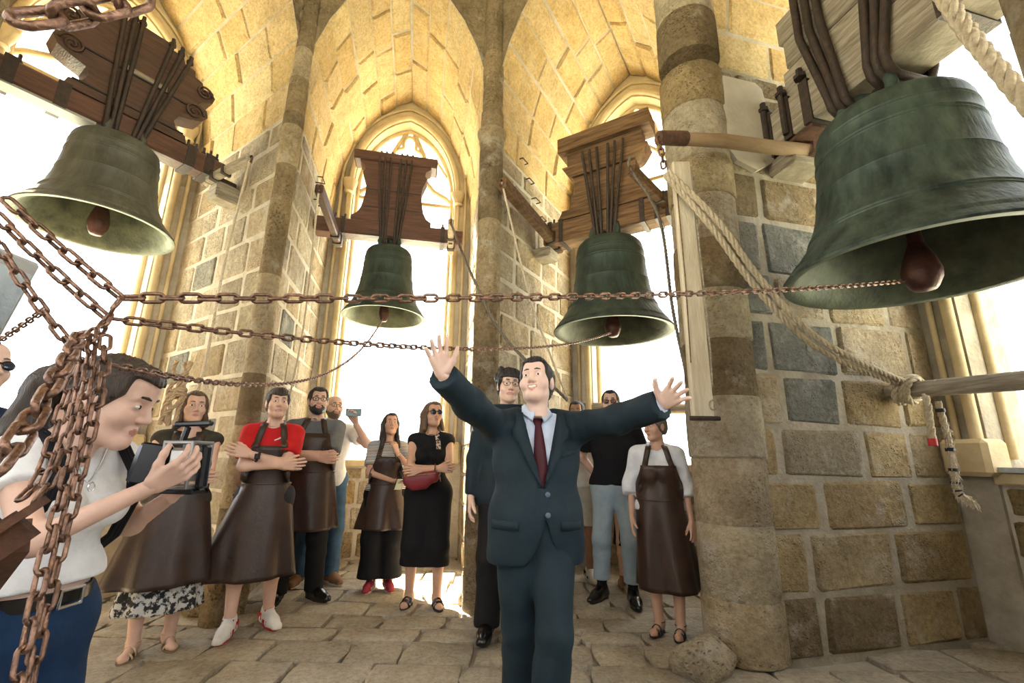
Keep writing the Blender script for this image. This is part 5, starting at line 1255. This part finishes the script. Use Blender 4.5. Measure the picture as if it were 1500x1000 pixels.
bmf = Field((-.17, -.06, -.12), (.17, .06, .1), .007); bmf.cone((-.09, 0, 0), (.10, 0, .03), .055, .05, .02, .55); bmf.cone((-.05, 0, -.04), (.03, 0, -.03), .04, .04, .03, .55); P_, F_ = bmf.mesh(); np_obj('pouch', P_, F_, L_REDBAG, e); MB().tube([(-.12, -.03, .03), (0, -.034, .045), (.12, -.03, .06)], .004, 5).build('zip', M_METAL, e)
C_STRAP = mat('patterned strap', (.55, .45, .36), .8, (.06, .04, .04), scale=60, lo=.47, hi=.53, bump=0)
pth = [(.12, 1.00), (.115, 1.15), (.11, 1.28), (.10, 1.38), (.085, 1.45)]
V = []; F = []
for i, (x, z) in enumerate(pth):
    y = min(p.last.front(x, z, -.1), -.03)-.012; V += [Vector((x-.02, y, z))*p.s-Vector((-.03, -.24, 1.0)), Vector((x+.02, y, z))*p.s-Vector((-.03, -.24, 1.0))]
F = [(2*i, 2*i+1, 2*i+3, 2*i+2) for i in range(4)]; o = mobj('strap', V, F, C_STRAP, e); md = o.modifiers.new('t', 'SOLIDIFY'); md.thickness = .004
# man behind the speaker
p = Person('dark haired man in glasses half hidden behind the speaker', (-.02, 3.55, 0), 1.86, R_(4), GR, skin_=1, hair='shaggy', hairm=H_BLACK, head=(6, 0, 4), wid=1.0, legs=dict(R=dict(an=(-.12, .0), toe=-10)))
p.tee(C_SHIRTB, sleeve=.4, hem=.95, deep=.0, name='shirt')
def jk(f): p.torso(f, .036); p.arms_(f, .02, 1, .96); f.cone((-.07, .01, .84), (.07, .01, .84), .15, .15, .05, .85); f.cone((0, -.2, 1.58), (0, -.2, 1.16), .075, .02, .01, op='s')
p.garment('jacket', C_SUIT, jk, z=(.80, 1.50)); p.trousers(C_BTROUS, hem=.035, wide=.012); p.shoes(L_BLACK, L_SOLED, .29); p.glasses(thick=.0016)
# man in white t-shirt and shorts
p = Person('man in white t-shirt and light shorts behind the speaker arm', (.72, 5.02, 0), 1.80, R_(-6), GR, skin_=3, hair='crop', hairm=H_BLACK, head=(-12, 0, 0), legs=dict(R=dict(an=(-.12, .0), toe=-16), L=dict(an=(.10, .03), toe=14)))
p.tee(C_WHITE, sleeve=.6, hem=.88, wide=.022); p.trousers(C_GREYSH, ankle=.52, wide=.03, name='shorts'); p.shoes(L_SNEAK, L_SOLE, .29, accent=(C_WHITE, C_BTROUS))
# bearded man in black
p = Person('bearded man in black t-shirt and pale jeans by the window', (.95, 4.36, 0), 1.83, R_(-10), GR, skin_=0, hair='crop', hairm=H_BLACK, head=(-6, -2, 0), wid=1.08,
           arms=dict(R=dict(w=(-.12, .17, .95), pole=(-1, .4, 0), palm=(0, 1, 0)), L=dict(w=(.12, .17, .95), pole=(1, .4, 0), palm=(0, 1, 0))), legs=dict(R=dict(an=(-.13, .04), toe=-30), L=dict(an=(.12, -.06), toe=6)))
p.tee(C_BLACK, sleeve=.7, hem=.92, deep=.0, wide=.022); p.trousers(C_LJEANS, ankle=.16, hem=.022, wide=.004); [MB().tube([(l['an']+(l['kn']-l['an'])*t)*p.s for t in (0, .12, .3)], [.042, .042, .05], 14).build('sock', C_BLACK, p.root, smooth=60) for l in p.leg.values()]; p.shoes(L_BLACK, L_SOLED, .29, pointed=1); p.beard(H_BLACK, full=True); p.glasses(mat('brown lens', (.16, .07, .05), .15, bump=0), thick=.0016)
# small person mostly hidden
p = Person('short person in black mostly hidden behind the older apron woman', (1.20, 4.86, 0), 1.44, R_(-15), GR, fem=True, skin_=2, hair=('long', .1), hairm=H_DBROWN, head=(-20, 0, 0)); p.tee(C_BLACK, sleeve=.5, hem=.9); p.skirt(C_BLACK, .45, 1.0, .2, .15); p.shoes(L_TAN, L_SOLE, .25)
# older woman
p = Person('older woman in white blouse and long leather apron by the right pier', (1.14, 3.66, 0), 1.55, R_(-14), GR, fem=True, skin_=2, hair=('short', 0), hairm=H_GREY, head=(-48, 4, 0), wid=1.1,
           arms=dict(R=dict(w=(-.235, -.06, .87), pole=(-.4, 1, 0), palm=(1, 0, 0), curl=14), L=dict(w=(.24, -.09, .86), pole=(.4, 1, 0), palm=(-.6, .6, 0), curl=14)), legs=dict(R=dict(an=(-.06, -.01), toe=-24), L=dict(an=(.10, -.06), toe=-14)))
p.tee(cloth('white linen', (.70, .73, .80)), sleeve=1.0, low=.22, hem=.93, deep=.02, v=.10, wide=.024, name='blouse', wr=(.006, 42)); p.apron(hem=.33, bib=1.30, bibw=.13, flare=.255, flat=.85, wrap=125, sway=.04); p.skirt(C_BLACK, .42, 1.0, .20, .15); p.sandals(mat('dark teal strap', (.02, .04, .05), .4, bump=0), L_SOLED, straps=((-.06, .05), (-.105, .035)), w_=.014)
# left edge people
p = Person('bald man with sunglasses at the left edge of the picture', (-2.04, 1.72, 0), 1.61, R_(70), GR, skin_=1, hair='thin', hairm=H_GREY, head=(8, -4, 0)); p.tee(cloth('dark navy polo', (.02, .03, .06)), sleeve=.6, hem=.9); p.trousers(C_BTROUS); p.shoes(L_BLACK, L_SOLED); p.glasses(M_LENS, r=.022)
p = Person('person in dark jacket partly hidden behind the ponytail woman', (-2.58, 2.62, 0), 1.66, R_(50), GR, skin_=1, hair='crop', hairm=H_GREY, head=(10, -4, 0)); p.tee(cloth('dark jacket', (.025, .025, .028)), sleeve=1.0, low=.95, hem=.85, wide=.02, name='jacket'); p.trousers(C_BTROUS); p.shoes(L_BLACK, L_SOLED); p.glasses(thick=.0016)

# ---- the speaker in the dark suit
LOC, HT, RZ = (.125, 2.28, 0), 1.675, R_(4)
wl = lambda px, py, d: wloc(LOC, RZ, HT, at_depth(px, py, d))
WR, WL_ = wl(641, 540, 1.80), wl(972, 591, 1.86)
p = Person('smiling man in dark suit and burgundy tie with arms spread wide', LOC, HT, RZ, None, skin_=1, hair=('short', 0), hairm=H_BLACK, head=(-22, -15, -4), smile=True, wid=1.14, belly=.98, headscale=1.03, face=1.0,
           arms=dict(R=dict(w=WR, pole=(-.5, -.1, -1), hd=(wl(622, 462, 1.74)-WR), palm=(.3, -1, .0), curl=7, spread=13, thumb=48, tc=4), L=dict(w=WL_, pole=(.4, .1, -1), hd=(wl(1018, 552, 1.70)-WL_), palm=(-.25, -1, -.1), curl=6, spread=15, thumb=58, tc=2)),
           legs=dict(R=dict(an=(-.055, .17), toe=-10), L=dict(an=(.035, -.12), toe=4)), hips=1.0)
p.tee(C_SHIRTB, sleeve=1.0, low=1.02, hem=.98, deep=-.01, g=.014, wide=.0, name='shirt', wr=(.002, 30)); fs = p.last
p.toplayer('tie', C_TIE, [[(-.02*w_+.03*(1.43-z)*.6+.0, z), (.03*(1.43-z)*.6, z), (.02*w_+.03*(1.43-z)*.6, z)] for z, w_ in ((1.452, 1.1), (1.43, 1.25), (1.405, .8), (1.36, 1.1), (1.30, 1.4), (1.22, 1.7), (1.14, 1.9), (1.06, 2.0))], .010)
for sx in (-1, 1):   # shirt collar
    V = [Vector(v)*p.s for v in ((sx*.055, .0, 1.515), (sx*.010, -.075, 1.480), (sx*.030, -.105, 1.425), (sx*.078, -.055, 1.465), (sx*.065, .04, 1.51))]; o = mobj('collar', V, [(0, 1, 2, 3), (0, 3, 4)], C_SHIRTB, p.root, smooth=180); md = o.modifiers.new('t', 'SOLIDIFY'); md.thickness = .008
def jacket(f):
    p.torso(f, .034); p.arms_(f, .016, 1, .99, wide=.012, cuff=.010)
    f.cone((-.08, .01, 1.0), (.08, .01, 1.0), .136, .136, .06, .86); f.cone((-.085, .01, .80), (.085, .01, .80), .152, .152, .08, .82)
    for k, sx in (('R', -1), ('L', 1)): f.cone(p.sh[k]+Vector((0, 0, .0)), p.sh[k]+(p.arm[k]['e']-p.sh[k])*.3, .075, .066, .03)
    f.wrinkle(.005, 26, 5)
    f.cut(lambda X, Y, Z: np.where((Y < -.02) & (Z > 1.10), np.minimum((Z-1.115)*.24+.004-np.abs(X-.012-.0*Z), .03), -.05))
    f.cut(lambda X, Y, Z: np.where((Y < -.0) & (Z < 1.0), np.minimum((1.0-Z)**2*1.6+.003-np.abs(X-.03), .03), -.05))
    f.ell(p.nk+Vector((0, -.03, .055)), (.082, .09, .055), .015, 's')
jk_o = p.garment('suit_jacket', C_SUIT, jacket, voxel=.0105, z=(.765, 1.64), wr=None); fj = p.last
for sx in (-1, 1):   # lapels
    rows = []
    for t in [k/12 for k in range(13)]:
        z = 1.47-.355*t; inn = sx*((z-1.115)*.24+.004)+.012; wd = .055*math.sin(math.pi*min(1, .18+t*.86))+.006+(.022 if .22 < t < .34 else 0); rows.append([(inn+sx*wd*u, z) for u in (0.06, .35, .7, 1.0)])
    p.toplayer('lapel', C_SUIT, rows, .009, f=fj, th=.009)
for z in (1.085, .995):
    y = fj.front(.035, z)-.004; MB().lathe([(.011, 0), (.012, .004), (.006, .006)], 14).build('button', mat('steel blue button', (.10, .14, .19), .3, bump=0), p.root, smooth=40, loc=Vector((.035, y, z))*p.s).rotation_euler = (R_(90), 0, 0)
for sx in (-1, 1): p.toplayer('pocket_flap', C_SUIT, [[(sx*(.10+.12*u/4)+.0, z) for u in range(5)] for z in (.965, .945, .925)], .006, f=fj)
p.toplayer('breast_pocket', C_SUIT, [[(.10+.09*u/4, z+.006*u) for u in range(5)] for z in (1.275, 1.262, 1.25)], .005, f=fj)
p.trousers(C_SUIT, ankle=.03, g=.016, wide=.010, hem=.05, wr=(.006, 18)); p.shoes(L_BLACK, L_SOLED, .29)

# ---- the woman filming in the foreground
LOC, HT, RZ = (-1.20, 1.26, 0), 1.48, R_(82)
wl = lambda px, py, d: wloc(LOC, RZ, HT, at_depth(px, py, d))
WR, WL_ = wl(222, 712, 1.10), wl(276, 708, 1.30)
p = Person('woman with dark ponytail in white top and jeans filming in the foreground', LOC, HT, RZ, None, fem=True, skin_=0, hair=('pony', .20), hairm=H_BLOND, head=(20, 17, 0), headscale=1.12, shoulder=(0, -.03, .0), neck=(0, -.10, -.055), wid=1.0,
           arms=dict(R=dict(w=WR, pole=(-.6, .2, -1), hd=(wl(262, 690, 1.12)-WR), palm=(.5, -.2, .8), curl=30, spread=4, thumb=40, tc=20), L=dict(w=WL_, e=wl(192, 768, 1.36), hd=(wl(298, 688, 1.30)-WL_), palm=(-.5, -.3, .6), curl=34, spread=4, thumb=40, tc=20)))
p.tee(C_WHITE, sleeve=.42, hem=1.035, deep=.015, g=.012, wide=.014, name='white_top', wr=(.004, 36)); fs = p.last
p.trousers(C_DENIM, ankle=.06, waist=1.02, g=.013, hem=.02, wide=.002, name='jeans')
e = empty('belt', (0, 0, 0)); e.parent = p.root
V = []; F = []
for k in range(40):
    a = k*math.pi/20; ca, sa = math.cos(a), math.sin(a)
    for rr_, dz in ((0, -.02), (.006, -.018), (.006, .018), (0, .02)): V.append(Vector((sa*(.152+rr_), -ca*(.132+rr_)+.005, 1.005+dz))*p.s)
for k in range(40):
    for j in range(4): F.append((k*4+j, k*4+(j+1) % 4, ((k+1) % 40)*4+(j+1) % 4, ((k+1) % 40)*4+j))
mobj('belt_strap', V, F, L_BLACK, e, smooth=50)
MB().tube([Vector((x, -.150, z))*p.s for x, z in ((-.03, .985), (.03, .985), (.03, 1.03), (-.03, 1.03))], .005, 6, closed=True).build('buckle', M_METAL, e)
e = empty('necklace', (0, 0, 0)); e.parent = p.root
MB().tube([Vector((x, fs.front(x, z, -.1)-.004, z))*p.s for x, z in ((-.055, 1.43), (-.035, 1.38), (-.012, 1.335), (0, 1.325), (.012, 1.335), (.035, 1.38), (.055, 1.43))], .0018, 5).build('fine_chain', M_METAL, e); MB().tube([Vector((.010*math.cos(a), fs.front(0, 1.31)-.005, 1.312+.013*math.sin(a)))*p.s for a in [k*math.pi/6 for k in range(12)]], .0018, 5, closed=True).build('pendant', M_METAL, e)
# backpack: straps and pack
e = empty('backpack', p.root.matrix_basis @ (Vector((0, .17, 1.10))*p.s), RZ); tag(e, 'black backpack worn by the woman filming in the foreground', 'backpack')
bpf = Field((-.17, -.11, -.30), (.17, .16, .28), .011); bpf.cone((-.07, .02, -.17), (-.07, .02, .12), .085, .075, .05, .9); bpf.cone((.07, .02, -.17), (.07, .02, .12), .085, .075, .05, .9); bpf.cone((0, .06, -.17), (0, .05, .02), .08, .07, .05); P_, F_ = bpf.mesh(); np_obj('pack', P_*.9, F_, C_BLACK, e)
off = Vector((0, .17, 1.10))
for sx in (-1, 1):
    pts = [(sx*.085, .11, 1.32), (sx*.10, .06, 1.445), (sx*.105, .0, 1.475), (sx*.108, -.06, 1.445), (sx*.11, -.125, 1.36), (sx*.13, -.12, 1.26), (sx*.155, -.05, 1.15), (sx*.15, .06, 1.06)]
    mb = MB()
    for k in (-1, 0, 1): mb.tube([(Vector((x+k*.013, y, z))+p.sh0-off)*p.s for x, y, z in pts], .0085, 6)
    mb.build('strap', C_BLACK, e, smooth=60)
# camera rig in her hands
ce = at_depth(272, 680, 1.20); e = empty('camera_rig', ce, R_(-4)); tag(e, 'small camera in a steel cage with side monitor held by the ponytail woman', 'camera')
MB().box((0, 0, 0), (.062, .055, .085), None, .008).build('camera_body', mat('silver camera body', (.55, .53, .50), .3, metal=.6, bump=.05), e, smooth=30)
cg = MB()
for x in (-.038, .038):
    for y in (-.034, .034): cg.box((x, y, 0), (.009, .009, .115), None, .002)
for z in (-.056, .056):
    for y in (-.034, .034): cg.box((0, y, z), (.085, .009, .009), None, .002)
    for x in (-.038, .038): cg.box((x, 0, z), (.009, .07, .009), None, .002)
cg.build('cage', mat('grey cage steel', (.33, .32, .31), .35, metal=.7, bump=0), e, smooth=30)
MB().lathe([(.030, 0), (.032, .01), (.028, .03), (.026, .032)], 20).build('lens', M_GLASSES, e, smooth=40, loc=(0, .03, 0)).rotation_euler = (R_(-90), 0, 0)
rr = Matrix.Rotation(R_(28), 3, 'Z') @ Matrix.Rotation(R_(8), 3, 'Y')
MB().box((-.078, -.02, .0), (.072, .016, .105), rr, .005).build('monitor', M_GLASSES, e, smooth=30); MB().box((-.083, -.030, .0), (.06, .003, .09), rr).build('screen', mat('monitor glass', (.03, .035, .05), .08, bump=0, spec=.8), e)
th = MB(); th.bar((-.02, 0, .058), (-.012, 0, .098), .014, .014, .003); th.bar((-.05, 0, .104), (.055, 0, .108), .016, .014, .004); th.build('top_handle', M_GLASSES, e, smooth=30)
MB().bar((.048, 0, .05), (.052, 0, -.06), .022, .026, .006).build('side_grip', M_GLASSES, e, smooth=30); MB().box((.005, -.0, -.067), (.09, .05, .012), None, .003).build('base_plate', M_GLASSES, e)
